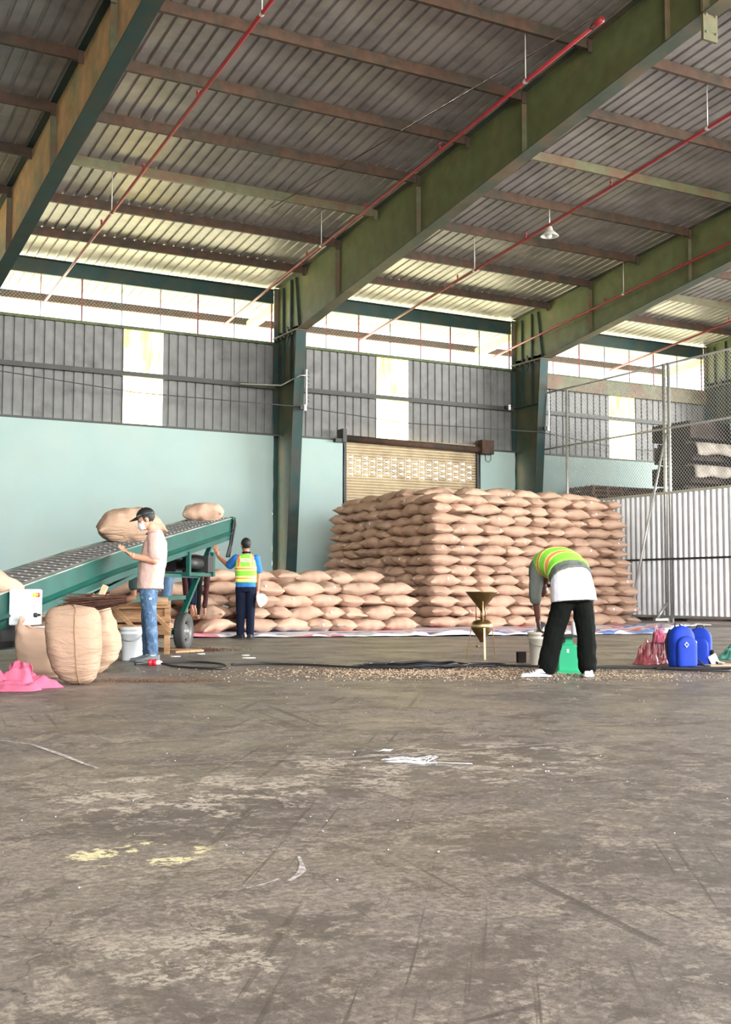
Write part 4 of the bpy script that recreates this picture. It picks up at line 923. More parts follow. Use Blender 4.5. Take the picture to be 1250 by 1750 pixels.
# wooden crates / broken pallet parts under the conveyor
t=thing('broken_crate','broken wooden crate of rough slats leaning under the conveyor','crate',site(-2.95,15.0),-YAW)
def plank(a,c,w=.09,h=.02): b=MB(); b.beam(a,c,w,h,(0,1,.15)); b.build('slat',M['wood'],t)
plank((-.35,0,.66),(.42,.05,.68)); plank((-.35,.05,.60),(.45,.1,.62),.05); plank((-.30,-.03,.64),(.10,-.10,.26),.05); plank((.12,-.02,.66),(.48,-.08,.30),.05); plank((-.4,.1,.44),(.45,.1,.45),.07); plank((-.4,.14,.28),(.45,.12,.30),.10); plank((-.35,.0,.36),(.4,.12,.34),.05)
plank((-.38,.12,.0),(-.38,.12,.68),.07); plank((.40,.14,0),(.40,.14,.68),.07); plank((-.36,.18,.52),(.42,.18,.54),.10)
b=MB(); b.prism([(-.4,0.2),(.42,.2),(.42,.66),(-.4,.66)],.2,.21,'y'); b.build('back_board',M['brownw'],t)
for n,(a,d,rz,w,lab) in enumerate(((-2.35,15.6,.4,.5,'rough timber offcut on the floor behind the white bucket and jeans'),(-2.45,16.0,-.5,.45,'thin timber lath lying beside the conveyor wheel'))):
    b=MB(); b.box((0,0,.015),(w,.09,.025)); o=b.build('timber_offcut',M['wood']); o.location=site(a,d); o.rotation_euler=(0,0,rz); tag(o,lab,'timber')
# plug and cables
t=thing('industrial_plug','red and white industrial plug lying on the floor by the grey shoe','plug',site(-2.29,12.75,.035),-YAW-.25)
Rx=Matrix.Rotation(PI/2,3,'Y')
b=MB(); b.lathe([(.001,-.105),(.024,-.105),(.027,-.05),(.03,-.05)],(0,0,0),20,M=Rx); b.build('plug_sleeve',M['cream'],t)
b=MB(); b.lathe([(.03,-.05),(.038,-.045),(.038,-.02),(.030,-.018),(.030,.005),(.037,.01),(.037,.035),(.028,.045)],(0,0,0),20,M=Rx); b.build('plug_body',mat('red_plastic',(.65,.03,.05),.35),t)
b=MB(); b.lathe([(.028,.045),(.024,.08),(.012,.1),(.001,.1)],(0,0,0),16,M=Rx); b.build('cable_gland',M['white'],t)
def cable(label,pts,r=.011,seed=0,z=None):
    P_=[]
    cv=[site(*p[:2],(p[2] if len(p)>2 else r+.004)) for p in pts]
    # Catmull-Rom
    for i in range(len(cv)-1):
        p0=cv[max(i-1,0)];p1=cv[i];p2=cv[i+1];p3=cv[min(i+2,len(cv)-1)]
        for k in range(8):
            s=k/8; P_.append(.5*((2*p1)+(p2-p0)*s+(2*p0-5*p1+4*p2-p3)*s*s+(-p0+3*p1-3*p2+p3)*s**3))
    P_.append(cv[-1]); b=MB(); b.tube(P_,r,8); return tag(b.build('power_cable',M['cable']),label,'cable')
cable('black cable looping from the red plug across the floor',[(-2.19,12.68,.03),(-2.05,12.5),(-1.8,12.2),(-1.5,12.05),(-1.45,12.3),(-1.6,12.9),(-1.95,13.2),(-2.35,13.0),(-2.5,12.8)],.012)
cable('long black cable running across the floor from the loop to the coil',[(-1.45,12.75),(-1.1,12.9),(-.6,12.7),(-.3,12.45),(.0,12.3),(.5,12.2),(.95,12.55),(1.3,12.7),(1.8,12.5),(2.3,12.4),(2.8,12.35),(3.3,12.25),(3.8,12.2),(4.4,12.3)],.012)
rc=random.Random(3)
for k in range(4):
    pts=[]; 
    for i in range(13):
        a=2*PI*i/12; pts.append((.42+.06*k+(.5+.06*rc.random())*math.cos(a)*(1 if k<3 else .7),12.45+.30*math.sin(a)+.05*rc.random(),.016+.012*k*(1 if i%2 else .6)))
    cable('loop of black cable in the loose coil at mid floor, %s'%['widest loop','second loop','third loop','small inner loop','topmost small loop'][k],pts,.012)['group']='cable coil'
cable('short black cable loop lying in front of the blue backpack',[(3.05,12.15),(3.35,11.95),(3.65,11.9),(3.75,12.1),(3.45,12.2),(3.0,12.25)],.011)
cable('black cable tail curving near the brass divider legs',[(1.0,12.75),(1.2,13.0),(1.45,12.95),(1.5,12.75),(1.15,12.55)],.011)
# spilled beans, husks and crumbs
def spill(name,label,n,fn,m,s0,s1,seed):
    rr=random.Random(seed); b=MB()
    base=[(1,0,0),(-1,0,0),(0,.6,0),(0,-.6,0),(0,0,.5),(0,0,-.5)]; F=[(0,2,4),(2,1,4),(1,3,4),(3,0,4),(2,0,5),(1,2,5),(3,1,5),(0,3,5)]
    for _ in range(n):
        p=fn(rr); s=rr.uniform(s0,s1); Rm=Matrix.Rotation(rr.uniform(0,6.3),3,'Z')@Matrix.Rotation(rr.uniform(-.4,.4),3,'X')
        b.add([Rm@(V(q)*s)+p+V((0,0,s*.5)) for q in base],F)
    o=b.build(name,m); return tag(o,label,name.replace('_',' ').split()[-1],kind='stuff')
def gz(a,b_,sa,sb): return lambda r: (lambda x,y: site(x,y,.006*max(0,1-((x-a)/sa)**2-((y-b_)/sb)**2)))(r.gauss(a,sa*.5),r.gauss(b_,sb*.5))
spill('spilled_beans','oval patch of brown beans spilled on the floor right of the upright sacks',2600,gz(-1.80,10.62,.50,.20),M['bean'],.004,.009,1)
spill('spilled_beans','brown beans and husks scattered around the black cable coil',4200,gz(.9,11.9,2.0,.9),M['bean'],.003,.008,2)
spill('pale_husks','pale bean husks scattered around the cable coil and divider',3600,gz(.8,11.6,1.9,.9),M['husk'],.004,.012,3)
spill('pale_husks','pale crumbs scattered near the white shoes and backpack',700,gz(2.7,11.2,1.1,.5),M['husk'],.003,.009,4)
spill('white_crumbs','tiny white crumbs dotted over the open floor',170,lambda r: site(r.uniform(-1.2,2.2)*1.0,r.uniform(3.2,12)),M['paper'],.002,.006,5)
spill('dust_heap','low heap of brown chaff under the conveyor behind the white bucket',2500,gz(-2.55,16.2,.6,.5),M['straw'],.006,.014,6)
# white strings and scraps
def string(label,c,seed,n=22,sx=.13,sy=.13):
    rr=random.Random(seed); pts=[]; x=-sx
    for i in range(n): pts.append(site(c[0]+sx*math.sin(i*1.7+seed)+rr.uniform(-.03,.03),c[1]+sy*math.cos(i*2.3)+rr.uniform(-.02,.02),.004+.003*(i%3)))
    b=MB(); b.tube(pts,.0016,5); return tag(b.build('twine_scrap',M['paper']),label,'twine','white twine scraps')
string('tangle of white twine on the floor, largest of the three at mid floor',(.22,5.6),1,26); string('small tangle of white twine just behind the largest one',(.10,5.95),4,8,.05,.05); string('thin loose white twine strand right of the largest tangle',(.40,5.52),7,5,.13,.03)
for n,(a,d,w,lab) in enumerate(((-1.5,14.8,.05,'white paper scrap on the floor right of the conveyor wheel, nearer one'),(-1.4,14.2,.08,'long white paper scrap on the floor below the standing man in the vest'),(-2.1,15.1,.05,'white paper scrap on the floor left of the wheel'),(-2.33,14.5,.06,'white paper scrap beside the grey shoe'))):
    b=MB(); b.prism([(-w,0),(-w*.3,-w*.35),(w,-w*.15),(w*.5,w*.3),(-w*.2,w*.15)],.002,.012,'z'); o=b.build('paper_scrap',M['paper']); o.location=site(a,d); o.rotation_euler=(.05,0,-YAW); tag(o,lab,'paper scrap')
def streak(label,pts,w,c):
    b=MB(); vs=[]; n=len(pts)
    for i,(x,y) in enumerate(pts):
        t_=V(pts[min(i+1,n-1)])-V(pts[max(i-1,0)]); q=V((-t_.y,t_.x)).normalized()*w*(.3+.7*math.sin(PI*(i+.3)/n))*(1+.5*noise.noise(V((i*1.3,w*90,0))))
        vs+=[(x+q.x,y+q.y,.0015),(x-q.x,y-q.y,.0015)]
    b.add(vs,[(2*i,2*i+1,2*i+3,2*i+2) for i in range(n-1)]); o=b.build('chalk_streak',c); return tag(o,label,'chalk streak',kind='stuff')
M['chalk']=mat('pale_powder',(.50,.47,.45),.9,var=.3,vscale=30,col2=(.26,.22,.19),mixscale=25,mixlo=.4,mixhi=.6)
def sline(pts): return [tuple(site(*p)[:2]) for p in pts]
streak('curved white powder streak at the left of the open floor',sline([(-1.95,6.35),(-1.75,6.2),(-1.6,5.98),(-1.45,5.75),(-1.3,5.5),(-1.2,5.36)]),.014,M['chalk'])
streak('short white hooked scuff left of the floor centre',sline([(-.20,3.6),(-.185,3.5),(-.18,3.42),(-.19,3.36),(-.21,3.3)]),.010,M['chalk'])
streak('thin pale scuff line beside the hooked scuff',sline([(-.32,3.22),(-.28,3.26),(-.24,3.32)]),.005,M['chalk'])
streak('long pale dusty line across the mid floor',sline([(-1.0,5.45),(-.6,5.6),(-.1,5.7),(.4,5.95),(1.0,6.25),(1.7,6.5)]),.012,mat('pale_dust_line',(.36,.31,.26),.9,var=.2,vscale=30,col2=(.26,.22,.19),mixscale=9,mixlo=.35,mixhi=.6))
# ================================================================ PEOPLE
DG=None
def remesh(mb,name,mats,parent,vox,smooth=2,disp=0,dsize=.1,rule=None):
    o=mb.build('tmp',mats if isinstance(mats,(list,tuple)) else [mats])
    m=o.modifiers.new('r','REMESH'); m.mode='VOXEL'; m.voxel_size=vox; m.adaptivity=0
    s=o.modifiers.new('s','SMOOTH'); s.factor=.5; s.iterations=smooth
    if disp:
        tx=bpy.data.textures.new('folds','CLOUDS'); tx.noise_scale=dsize; tx.noise_depth=2
        d=o.modifiers.new('d','DISPLACE'); d.texture=tx; d.strength=disp; d.mid_level=.5; d.texture_coords='LOCAL'
    bpy.context.view_layer.update(); dg=bpy.context.evaluated_depsgraph_get()
    me=bpy.data.meshes.new_from_object(o.evaluated_get(dg)); me.name=name
    bpy.data.objects.remove(o)
    me.materials.clear()
    for q in (mats if isinstance(mats,(list,tuple)) else [mats]): me.materials.append(q)
    mi=[0]*len(me.polygons)
    if rule:
        for p in me.polygons: mi[p.index]=rule(p.center,p.normal)
    me.polygons.foreach_set('material_index',mi); me.polygons.foreach_set('use_smooth',[True]*len(me.polygons)); me.update()
    r=bpy.data.objects.new(name,me); COL.objects.link(r); r.parent=parent; return r
def limb(b,pts,rs,n=14):
    # tapered limb with rounded ends; rs entries may be (a,b,side)
    pts=[V(p) for p in pts]; P_=[];Q=[]
    for i in range(len(pts)-1):
        for k in range(5):
            s=k/5; P_.append(pts[i].lerp(pts[i+1],s)); Q.append(rs[i]+(rs[i+1]-rs[i])*s)
    P_.append(pts[-1]);Q.append(rs[-1])
    b.tube(P_,Q,n)
    for p,r in zip(pts,rs): b.ell(p,(r,r,r),12,8)
def trunk(b,rings,n=20):
    # rings: (center, half width, half depth, side vector)
    vs=[];N=len(rings); full=[]
    for i in range(N-1):
        for k in range(5):
            s=k/5; a,c=rings[i],rings[i+1]; full.append((V(a[0]).lerp(V(c[0]),s),a[1]+(c[1]-a[1])*s,a[2]+(c[2]-a[2])*s,V(a[3]).lerp(V(c[3]),s)))
    full.append((V(rings[-1][0]),rings[-1][1],rings[-1][2],V(rings[-1][3])))
    M_=len(full)
    for i,(c,w,d,s) in enumerate(full):
        t=(full[min(i+1,M_-1)][0]-full[max(i-1,0)][0]).normalized(); s=(s-t*s.dot(t)).normalized(); f=t.cross(s)
        for k in range(n):
            a=2*PI*k/n; vs.append(c+s*w*spow(math.cos(a),.85)+f*d*spow(math.sin(a),.9))
    b.add(vs,[(i*n+k,i*n+(k+1)%n,(i+1)*n+(k+1)%n,(i+1)*n+k) for i in range(M_-1) for k in range(n)]+[tuple(range(n-1,-1,-1)),tuple((M_-1)*n+k for k in range(n))],0,True)
def frame3(f,u):
    f=V(f).normalized(); u=V(u); s=f.cross(u).normalized(); u=s.cross(f); return Matrix((s,f,u)).transposed()   # columns: right, forward, up
def head(b,c,f,u=(0,0,1),k=1.0):
    F=frame3(f,u); c=V(c); T=lambda p:c+F@(V(p)*k)
    D=lambda r:F@Matrix.Diagonal(V(r)*k)
    def el(p,r): b.ell(T(p),(1,1,1),16,12,M=D(r))
    el((0,-.008,.035),(.074,.095,.085)); el((0,.028,-.035),(.058,.062,.072)); el((0,.055,-.085),(.028,.026,.022)) # skull, face, chin
    el((0,.088,-.018),(.012,.018,.022)); el((0,.096,-.032),(.014,.014,.010))                                # nose
    el((0,.078,.018),(.052,.016,.012))                                                                      # brow
    el((0,.080,-.062),(.022,.013,.007)); el((0,.078,-.073),(.018,.012,.007))                                # lips
    for s in(-1,1): el((s*.074,-.012,-.012),(.010,.020,.030)); el((s*.045,.055,-.02),(.018,.02,.02))
    return T,F
def hand(b,w,d,n,thumb,curl=.5,k=1.0,spread=.05,curls=None):
    # w wrist, d direction of fingers, n palm normal (the side the fingers curl to), thumb = +1/-1 side
    w=V(w); d=V(d).normalized(); n=V(n); n=(n-d*n.dot(d)).normalized(); s=d.cross(n).normalized()*thumb
    P_=lambda a,b_,c: w+(d*a+s*b_+n*c)*k
    F=Matrix((s,d,n)).transposed()
    b.ell(P_(.048,0,.0),(1,1,1),14,10,M=F@Matrix.Diagonal(V((.040,.055,.017))*k)); b.ell(P_(.075,0,.0),(1,1,1),14,10,M=F@Matrix.Diagonal(V((.040,.028,.015))*k))
    b.tube([w-d*.03*k,P_(.03,0,0)],[.026*k,.026*k],12)
    L=[(.040,.028,.020,.030),(.045,.030,.022,.010),(.042,.028,.021,-.010),(.033,.021,.018,-.029)]
    for i,(a1,a2,a3,off) in enumerate(L):
        cu=curls[i] if curls else curl; ang=cu*.5; p=P_(.088-.004*abs(off/.01)*.6,off,.0); dd=(d+s*off*spread*30).normalized(); pts=[p-dd*.02*k,p]; rr=[.0095*k,.0095*k]
        for q,l_ in enumerate((a1,a2,a3)):
            ang_=cu*(.45+.5*q); v=dd*math.cos(ang_)+n*math.sin(ang_); p=p+v*l_*k; pts.append(p); rr.append((.0092-.0008*q)*k)
        b.tube(pts,rr,8); b.ell(pts[-1],(rr[-1],)*3,8,6)
        for q in pts[1:-1]: b.ell(q,(.0096*k,)*3,8,6)
    p=P_(.022,.030,.004); pts=[P_(.01,.015,.002),p]; v=(d*.62+s*.70+n*.25).normalized()
    p2=p+v*.038*k; p3=p2+(v+d*.35+n*.2).normalized()*.03*k; pts+=[p2,p3]
    b.tube(pts,[.014*k,.0135*k,.011*k,.009*k],8); b.ell(p3,(.009*k,)*3,8,6); b.ell(p2,(.011*k,)*3,8,6)
def shoe(b,ank,toe,L=.27,w=.046,h=.075):
    a=V(ank); t=V(toe); t.z=0; t.normalized(); s=V((t.y,-t.x,0)); g=V((a.x,a.y,0))
    vs=[];N=12;n=14
    for i in range(N+1):
        u=i/N; y=-.075+L*u; ww=w*(.72+.38*math.sin(PI*min(1,u*1.15))**.7*(1 if u<.75 else 1))*(1 if u<.85 else (1-((u-.85)/.15)**2*.55)); hh=h*(1.0 if u<.35 else 1-.55*min(1,(u-.35)/.45))*(1 if u<.93 else .75)
        for k in range(n):
            q=2*PI*k/n; vs.append(g+t*y+s*ww*spow(math.cos(q),.7)+V((0,0,max(.004,hh/2+.004+hh/2*spow(math.sin(q),.7)))))
    b.add(vs,[(i*n+k,i*n+(k+1)%n,(i+1)*n+(k+1)%n,(i+1)*n+k) for i in range(N) for k in range(n)]+[tuple(range(n-1,-1,-1)),tuple(N*n+k for k in range(n))],0,True)
    return g,t,s
def hairshell(mbk,T,F,k=1.0,grow=1.09,cut=lambda p:p[1]<.045+.5*(p[2]-.02) and p[2]>-.04-.0*p[1]):
    # skull-shaped shell kept only where cut() says hair grows
    n,m=36,26; vs=[];keep=[]
    for j in range(m+1):
        for i in range(n):
            th=PI*j/m; a=2*PI*i/n; p=V((.074*math.sin(th)*math.cos(a),-.008+.095*math.sin(th)*math.sin(a),.035+.085*math.cos(th)))
            q=V((0,-.008,.035))+(p-V((0,-.008,.035)))*grow; q+= (p-V((0,-.008,.035)))*.04*noise.noise(q*60)
            vs.append(T(q)); keep.append(cut(q))
    fs=[]
    for j in range(m):
        for i in range(n):
            f=(j*n+i,j*n+(i+1)%n,(j+1)*n+(i+1)%n,(j+1)*n+i)
            if all(keep[x] for x in f): fs.append(f)
    mbk.add(vs,fs,0,True)
X_=(1,0,0)
# ---------------------------------------------------------------- man in pink shirt and black cap (faces left)
t=thing('person','person in a dusty pink shirt, black cap and white face mask, hand by the belt','person',site(-2.46,13.42),-YAW)
side=(0,1,0)   # shoulder line points away from the photographer
f=(-1,.12,0)
b=MB()
trunk(b,[((-.01,.0,.88),.11,.085,side),((-.0,0,1.0),.13,.095,side),((.02,0,1.2),.165,.115,side),((.055,0,1.38),.17,.105,side),((.05,0,1.46),.09,.07,side)])
limb(b,[(.045,0,1.44),(.0,.0,1.545)],[.056,.052])
T,F=head(b,(-.055,.0,1.625),(-1,-.08,-.38),(0,0,1),1.03)
limb(b,[(.065,-.17,1.42),(.085,-.21,1.15),(-.16,-.19,1.19)],[.055,.044,.028]); limb(b,[(.085,-.21,1.15),(-.15,-.19,1.20),(-.18,-.18,1.205)],[.044,.030,.026])
hand(b,(-.185,-.18,1.215),(-1,-.05,.55),(.35,-.15,.9),-1,.45,1.0,.05,[.25,.4,.55,.7])
limb(b,[(.05,.17,1.42),(.03,.22,1.17),(-.19,.18,1.20)],[.055,.044,.028]); hand(b,(-.2,.18,1.21),(-1,-.1,.4),(.3,.1,.9),1,.5)
limb(b,[(-.02,-.07,.84),(.03,-.085,.50),(.06,-.085,.11)],[.075,.058,.042]); limb(b,[(-.02,.07,.84),(-.02,.09,.50),(-.04,.10,.11)],[.075,.058,.042])
remesh(b,'body',M['skin'],t,.0052)
b=MB(); hairshell(b,T,F,1.03,1.05,lambda p:p[1]<.03 and p[2]>-.045); b.build('hair',M['hair'],t)
# cap
b=MB(); vs=[];n=32;m=10
for j in range(m+1):
    th=PI*.5*j/m
    for i in range(n):
        a=2*PI*i/n; vs.append(T((.084*math.sin(th)*math.cos(a),-.006+.107*math.sin(th)*math.sin(a),.040+.095*math.cos(th))))
b.add(vs,[(j*n+i,j*n+(i+1)%n,(j+1)*n+(i+1)%n,(j+1)*n+i) for j in range(m) for i in range(n)],0,True)
cap=b.build('cap',M['black'],t); cap.modifiers.new('s','SOLIDIFY').thickness=.006
b=MB(); vs=[]
for i in range(13):
    a=PI*(.12+.76*i/12)
    for j in range(6):
        r=j/5; vs.append(T((.082*math.cos(a)*(1-.05*r),-.006+.105*math.sin(a)+.085*r*math.sin(a)**.6,.046-.02*r+.018*math.cos((i/12-.5)*2.4))))
b.add(vs,[(i*6+j,(i+1)*6+j,(i+1)*6+j+1,i*6+j+1) for i in range(12) for j in range(5)],0,True); o=b.build('brim',M['black'],cap); o.modifiers.new('s','SOLIDIFY').thickness=.005
b=MB(); b.ell(T((0,.0,.137)),(.008,.008,.004)); b.build('cap_button',M['black'],cap)
b=MB(); b.box(T((-.078,.055,.060)),(.003,.05,.01),F); b.build('side_stitching',M['greyc'],cap)
# mask
b=MB(); vs=[]
for i in range(15):
    a=PI*(.06+.88*i/14)
    for j in range(11):
        v=j/10; z=-.008-.095*v; bul=.016*math.sin(PI*v)*math.sin(a); r=1-.12*abs(v-.5)
        vs.append(T((.070*math.cos(a)*r,.020+(.082+bul)*math.sin(a)*r,z)))
b.add(vs,[(i*11+j,(i+1)*11+j,(i+1)*11+j+1,i*11+j+1) for i in range(14) for j in range(10)],0,True); mk=b.build('face_mask',M['white'],t); mk.modifiers.new('s','SOLIDIFY').thickness=.003
b=MB()
for s in(-1,1):
    b.tube([T((s*.069,.03,-.02)),T((s*.077,-.005,.02)),T((s*.079,-.028,-.0)),T((s*.076,-.02,-.04)),T((s*.066,.03,-.075))],.0018,5)
b.build('ear_loop',M['white'],mk)
for s in(-1,1):
    b=MB(); b.ell(T((s*.033,.083,.003)),(.011,.011,.008)); b.build('eye',M['black'],t)
    b=MB(); b.tube([T((s*.018,.094,.02)),T((s*.04,.088,.026)),T((s*.055,.072,.02))],.003,5); b.build('eyebrow',M['hair'],t)
# shirt
b=MB(); trunk(b,[((.0,0,.83),.185,.145,side),((.0,0,.95),.18,.145,side),((.03,0,1.15),.185,.15,side),((.055,0,1.36),.185,.130,side),((.05,0,1.45),.12,.085,side),((.03,0,1.49),.07,.065,side)],26)
limb(b,[(.065,-.155,1.415),(.082,-.205,1.21)],[.075,.072]); limb(b,[(.05,.155,1.415),(.035,.21,1.21)],[.075,.072])
sh=remesh(b,'shirt',M['shirtp'],t,.009,3,.022,.11)
b=MB(); b.tube([(.09,-.05,1.49),(.06,-.075,1.495),(.0,-.07,1.485),(-.05,-.03,1.455)],[.014,.015,.015,.010],8); b.tube([(.09,.05,1.49),(.06,.075,1.495),(.0,.07,1.485),(-.05,.03,1.455)],[.014,.015,.015,.010],8); b.tube([(.09,-.05,1.49),(.105,0,1.49),(.09,.05,1.49)],.014,8); b.build('collar',M['shirtp'],sh)
b=MB(); b.tube([(-.145+.02*math.cos(0),-.185,1.20)]+[(-.150-.004*math.sin(a),-.185+.032*math.cos(a),1.20+.032*math.sin(a)) for a in [2*PI*i/12 for i in range(13)]],.005,6); b.build('wristband',M['white'],t)
# jeans
b=MB(); trunk(b,[((-.02,0,.80),.155,.112,side),((-.01,0,.90),.14,.10,side),((-.0,0,.93),.12,.09,side)])
limb(b,[(-.02,-.075,.84),(.02,-.085,.50),(.058,-.085,.12)],[.095,.078,.060]); limb(b,[(-.02,.085,.86),(-.035,.09,.50),(-.04,.10,.12)],[.100,.078,.060])
remesh(b,'jeans',M['jeans'],t,.009,2,.022,.07)
b=MB(); b.box((.035,-.165,.72),(.03,.006,.022)); b.build('pocket_label',M['paper'],t)
for nm,ax,ay,dr in (('shoe',.058,-.085,(-1,-.1,0)),('shoe',-.04,.10,(-1,.1,0))):
    b=MB(); shoe(b,(ax,ay,.1),dr,.275,.05,.085); o=remesh(b,'shoe',M['shoeg'],t,.006,1)
    b=MB(); shoe(b,(ax,ay,.1),dr,.285,.053,.022); b.build('sole',M['shoeg'],o)
    b=MB(); b.tube([(ax,ay,.06),(ax,ay,.115)],.045,14); b.build('sock',M['white'],t)
# ---------------------------------------------------------------- standing man in vest, seen from behind
def band_rule(t0,t1,spine_o,spine_d,sidev,bands_h,bands_v,back):
    o=V(spine_o); d=V(spine_d); L=d.length; d=d.normalized(); s=V(sidev).normalized()
    def r(c,n):
        v=V(c)-o; h=v.dot(d)/L; x=v.dot(s)
        for a,e,mi in bands_h:
            if a<=h<e: return mi
        for a,e,h0,mi in bands_v:
            if a<=abs(x)<e and h>h0: return mi
        return 0
    return r
VM=[M['lime'],M['yel'],M['ora']]
t=thing('person','standing person in a blue polo and lime safety vest, one hand raised to the conveyor','person',site(-2.05,20.15),-YAW)
side=(1,0,0); b=MB()
trunk(b,[((.0,0,.88),.16,.105,side),((0,0,1.0),.15,.10,side),((0,0,1.2),.175,.115,side),((.0,0,1.36),.185,.105,side),((0,0,1.43),.10,.075,side)])
limb(b,[(0,0,1.42),(-.005,.02,1.52)],[.058,.054]); T,F=head(b,(-.01,.03,1.595),(-.38,.9,.0),(0,0,1),1.06)
limb(b,[(-.185,.0,1.365),(-.31,.12,1.24),(-.50,.17,1.42)],[.055,.043,.028]); limb(b,[(-.31,.12,1.24),(-.49,.17,1.40),(-.515,.17,1.445)],[.043,.032,.026])
hand(b,(-.52,.17,1.455),(-.35,.25,1),(-.5,.8,-.1),-1,.25,1.05,.05)
limb(b,[(.19,.0,1.37),(.215,.02,1.10),(.205,-.01,.84)],[.055,.042,.028]); hand(b,(.205,-.01,.83),(0,-.05,-1),(-.8,.5,0),1,1.0,1.0)
limb(b,[(-.085,0,.92),(-.09,0,.5),(-.095,0,.1)],[.09,.06,.042]); limb(b,[(.085,0,.92),(.085,0,.5),(.08,0,.1)],[.09,.06,.042])
remesh(b,'body',M['skin2'],t,.0055)
b=MB(); hairshell(b,T,F,1.06,1.10,lambda p:(p[1]<.03+.3*max(0,p[2]) and p[2]>-.035) or (p[1]<-.03 and p[2]>-.06)); o=b.build('hair',M['hair'],t); o.modifiers.new('s','SOLIDIFY').thickness=.006
b=MB(); trunk(b,[((0,0,.88),.178,.125,side),((0,0,1.0),.168,.12,side),((0,0,1.2),.188,.13,side),((0,0,1.36),.195,.118,side),((0,0,1.44),.10,.085,side)])
limb(b,[(-.175,.0,1.365),(-.285,.095,1.265)],[.078,.078]); limb(b,[(.175,0,1.365),(.212,.015,1.17)],[.074,.070])
sh=remesh(b,'polo_shirt',M['blue'],t,.009,2,.016,.1)
b=MB(); b.tube([(.062*math.cos(a),.03+.062*math.sin(a)-.02,1.475) for a in [2*PI*i/20 for i in range(21)]],.016,8,caps=False); b.build('collar',M['navy'],sh)
b=MB(); trunk(b,[((0,0,.955),.187,.142,side),((0,0,1.05),.185,.14,side),((0,0,1.2),.197,.145,side),((0,0,1.33),.182,.138,side),((0,0,1.40),.165,.115,side),((0,0,1.445),.10,.09,side)],28)
rule=band_rule(0,1,(0,0,.95),(0,0,.5),(1,0,0),[(.0,.05,0),(.05,.13,1),(.13,.185,2),(.185,.24,1),(.42,.455,1),(.455,.52,2),(.52,.555,1)],[(.085,.098,.5,1),(.098,.14,.5,2),(.14,.153,.5,1)],True)
vest=remesh(b,'safety_vest',VM,t,.006,2,.010,.12,rule)
fc=bpy.data.curves.new('vest_lettering','FONT'); fc.body='CMU'; fc.size=.062; fc.extrude=.001; fc.align_x='CENTER'
fo=bpy.data.objects.new('tmpf',fc); COL.objects.link(fo); bpy.context.view_layer.update()
me=bpy.data.meshes.new_from_object(fo.evaluated_get(bpy.context.evaluated_depsgraph_get())); bpy.data.objects.remove(fo)
me.materials.clear(); me.materials.append(M['redt']); lo=bpy.data.objects.new('vest_lettering',me); COL.objects.link(lo); lo.parent=vest; lo.location=(.0,-.158,1.315); lo.rotation_euler=(PI/2-.03,0,0)
b=MB(); b.box((0,-.151,1.337),(.165,.006,.06)); b.box((0,-.150,1.375),(.19,.004,.02)) if False else None; b.build('reflective_patch',mat('pale_reflective_patch',(.85,.80,.62),.5),vest)
b=MB(); trunk(b,[((0,0,.80),.165,.118,side),((0,0,.93),.165,.115,side),((0,0,.955),.16,.112,side)]); limb(b,[(-.085,0,.86),(-.088,.0,.5),(-.09,0,.09)],[.100,.080,.066]); limb(b,[(.085,0,.86),(.082,.0,.5),(.078,0,.09)],[.100,.080,.066])
remesh(b,'trousers',M['navy'],t,.009,2,.016,.1)
for ax,dr in ((-.09,(-.85,.5,0)),(.078,(.15,1,0))):
    b=MB(); shoe(b,(ax,0,.1),dr,.28,.05,.08); o=remesh(b,'shoe',M['black'],t,.006,1); b=MB(); shoe(b,(ax,0,.1),dr,.29,.053,.02); b.build('sole',M['rubber'],o)
hp=site(-1.81,20.15)
b=MB(); vs=[]
t2=thing('hard_hat','white hard hat held low in the vest wearer\'s right hand','helmet',hp+V((0,0,.66)),-YAW)
b=MB(); n=28;m=12
vs=[V((.115*math.sin(PI/2*j/m)*math.cos(2*PI*i/n),.14*math.sin(PI/2*j/m)*math.sin(2*PI*i/n),.13*math.cos(PI/2*j/m))) for j in range(m+1) for i in range(n)]
Rh=Matrix.Rotation(1.35,3,'Y')@Matrix.Rotation(.2,3,'X'); vs=[Rh@v for v in vs]
b.add(vs,[(j*n+i,j*n+(i+1)%n,(j+1)*n+(i+1)%n,(j+1)*n+i) for j in range(m) for i in range(n)],0,True); o=b.build('shell',mat('white_helmet_plastic',(.80,.80,.88),.35),t2); o.modifiers.new('s','SOLIDIFY').thickness=.006
b=MB(); b.tube([Rh@V((.12*math.cos(a),.148*math.sin(a),-.004)) for a in [2*PI*i/28 for i in range(29)]],.008,6,caps=False); b.build('brim',M['white'],t2)
b=MB(); b.tube([Rh@V((.09,0,0)),Rh@V((.03,.0,-.05)),Rh@V((-.09,0,0))],.006,6); b.build('chin_strap',M['black'],t2)
# ---------------------------------------------------------------- bending man in vest and white undershirt
t=thing('person','person bending forward in black trousers, white undershirt and lime safety vest','person',site(1.93,11.15),-YAW)
b=MB()
HL=(-.045,.0,.83); HR=(.135,.05,.83)
rings=[((.04,.0,.80),.175,.125,(1,.2,0)),((.035,.05,.93),.175,.125,(1,.2,.0)),((.01,.16,1.03),.17,.12,(1,.2,.0)),((-.05,.30,1.07),.175,.125,(1,.15,-.05)),((-.10,.43,1.04),.18,.115,(1,.15,-.08)),((-.12,.50,1.00),.12,.08,(1,.15,-.08))]
trunk(b,rings)
limb(b,[(-.12,.49,1.0),(-.14,.60,.93)],[.058,.054]); T,F=head(b,(-.15,.66,.87),(-.1,.5,-.9),(0,.8,.5),1.05)
SL=(-.255,.40,1.045); EL=(-.265,.32,.76); WL=(-.235,.40,.56)
limb(b,[SL,EL,WL],[.056,.044,.028]); hand(b,(-.232,.42,.54),(.12,.35,-1),(.9,.2,.1),-1,.8,1.05)
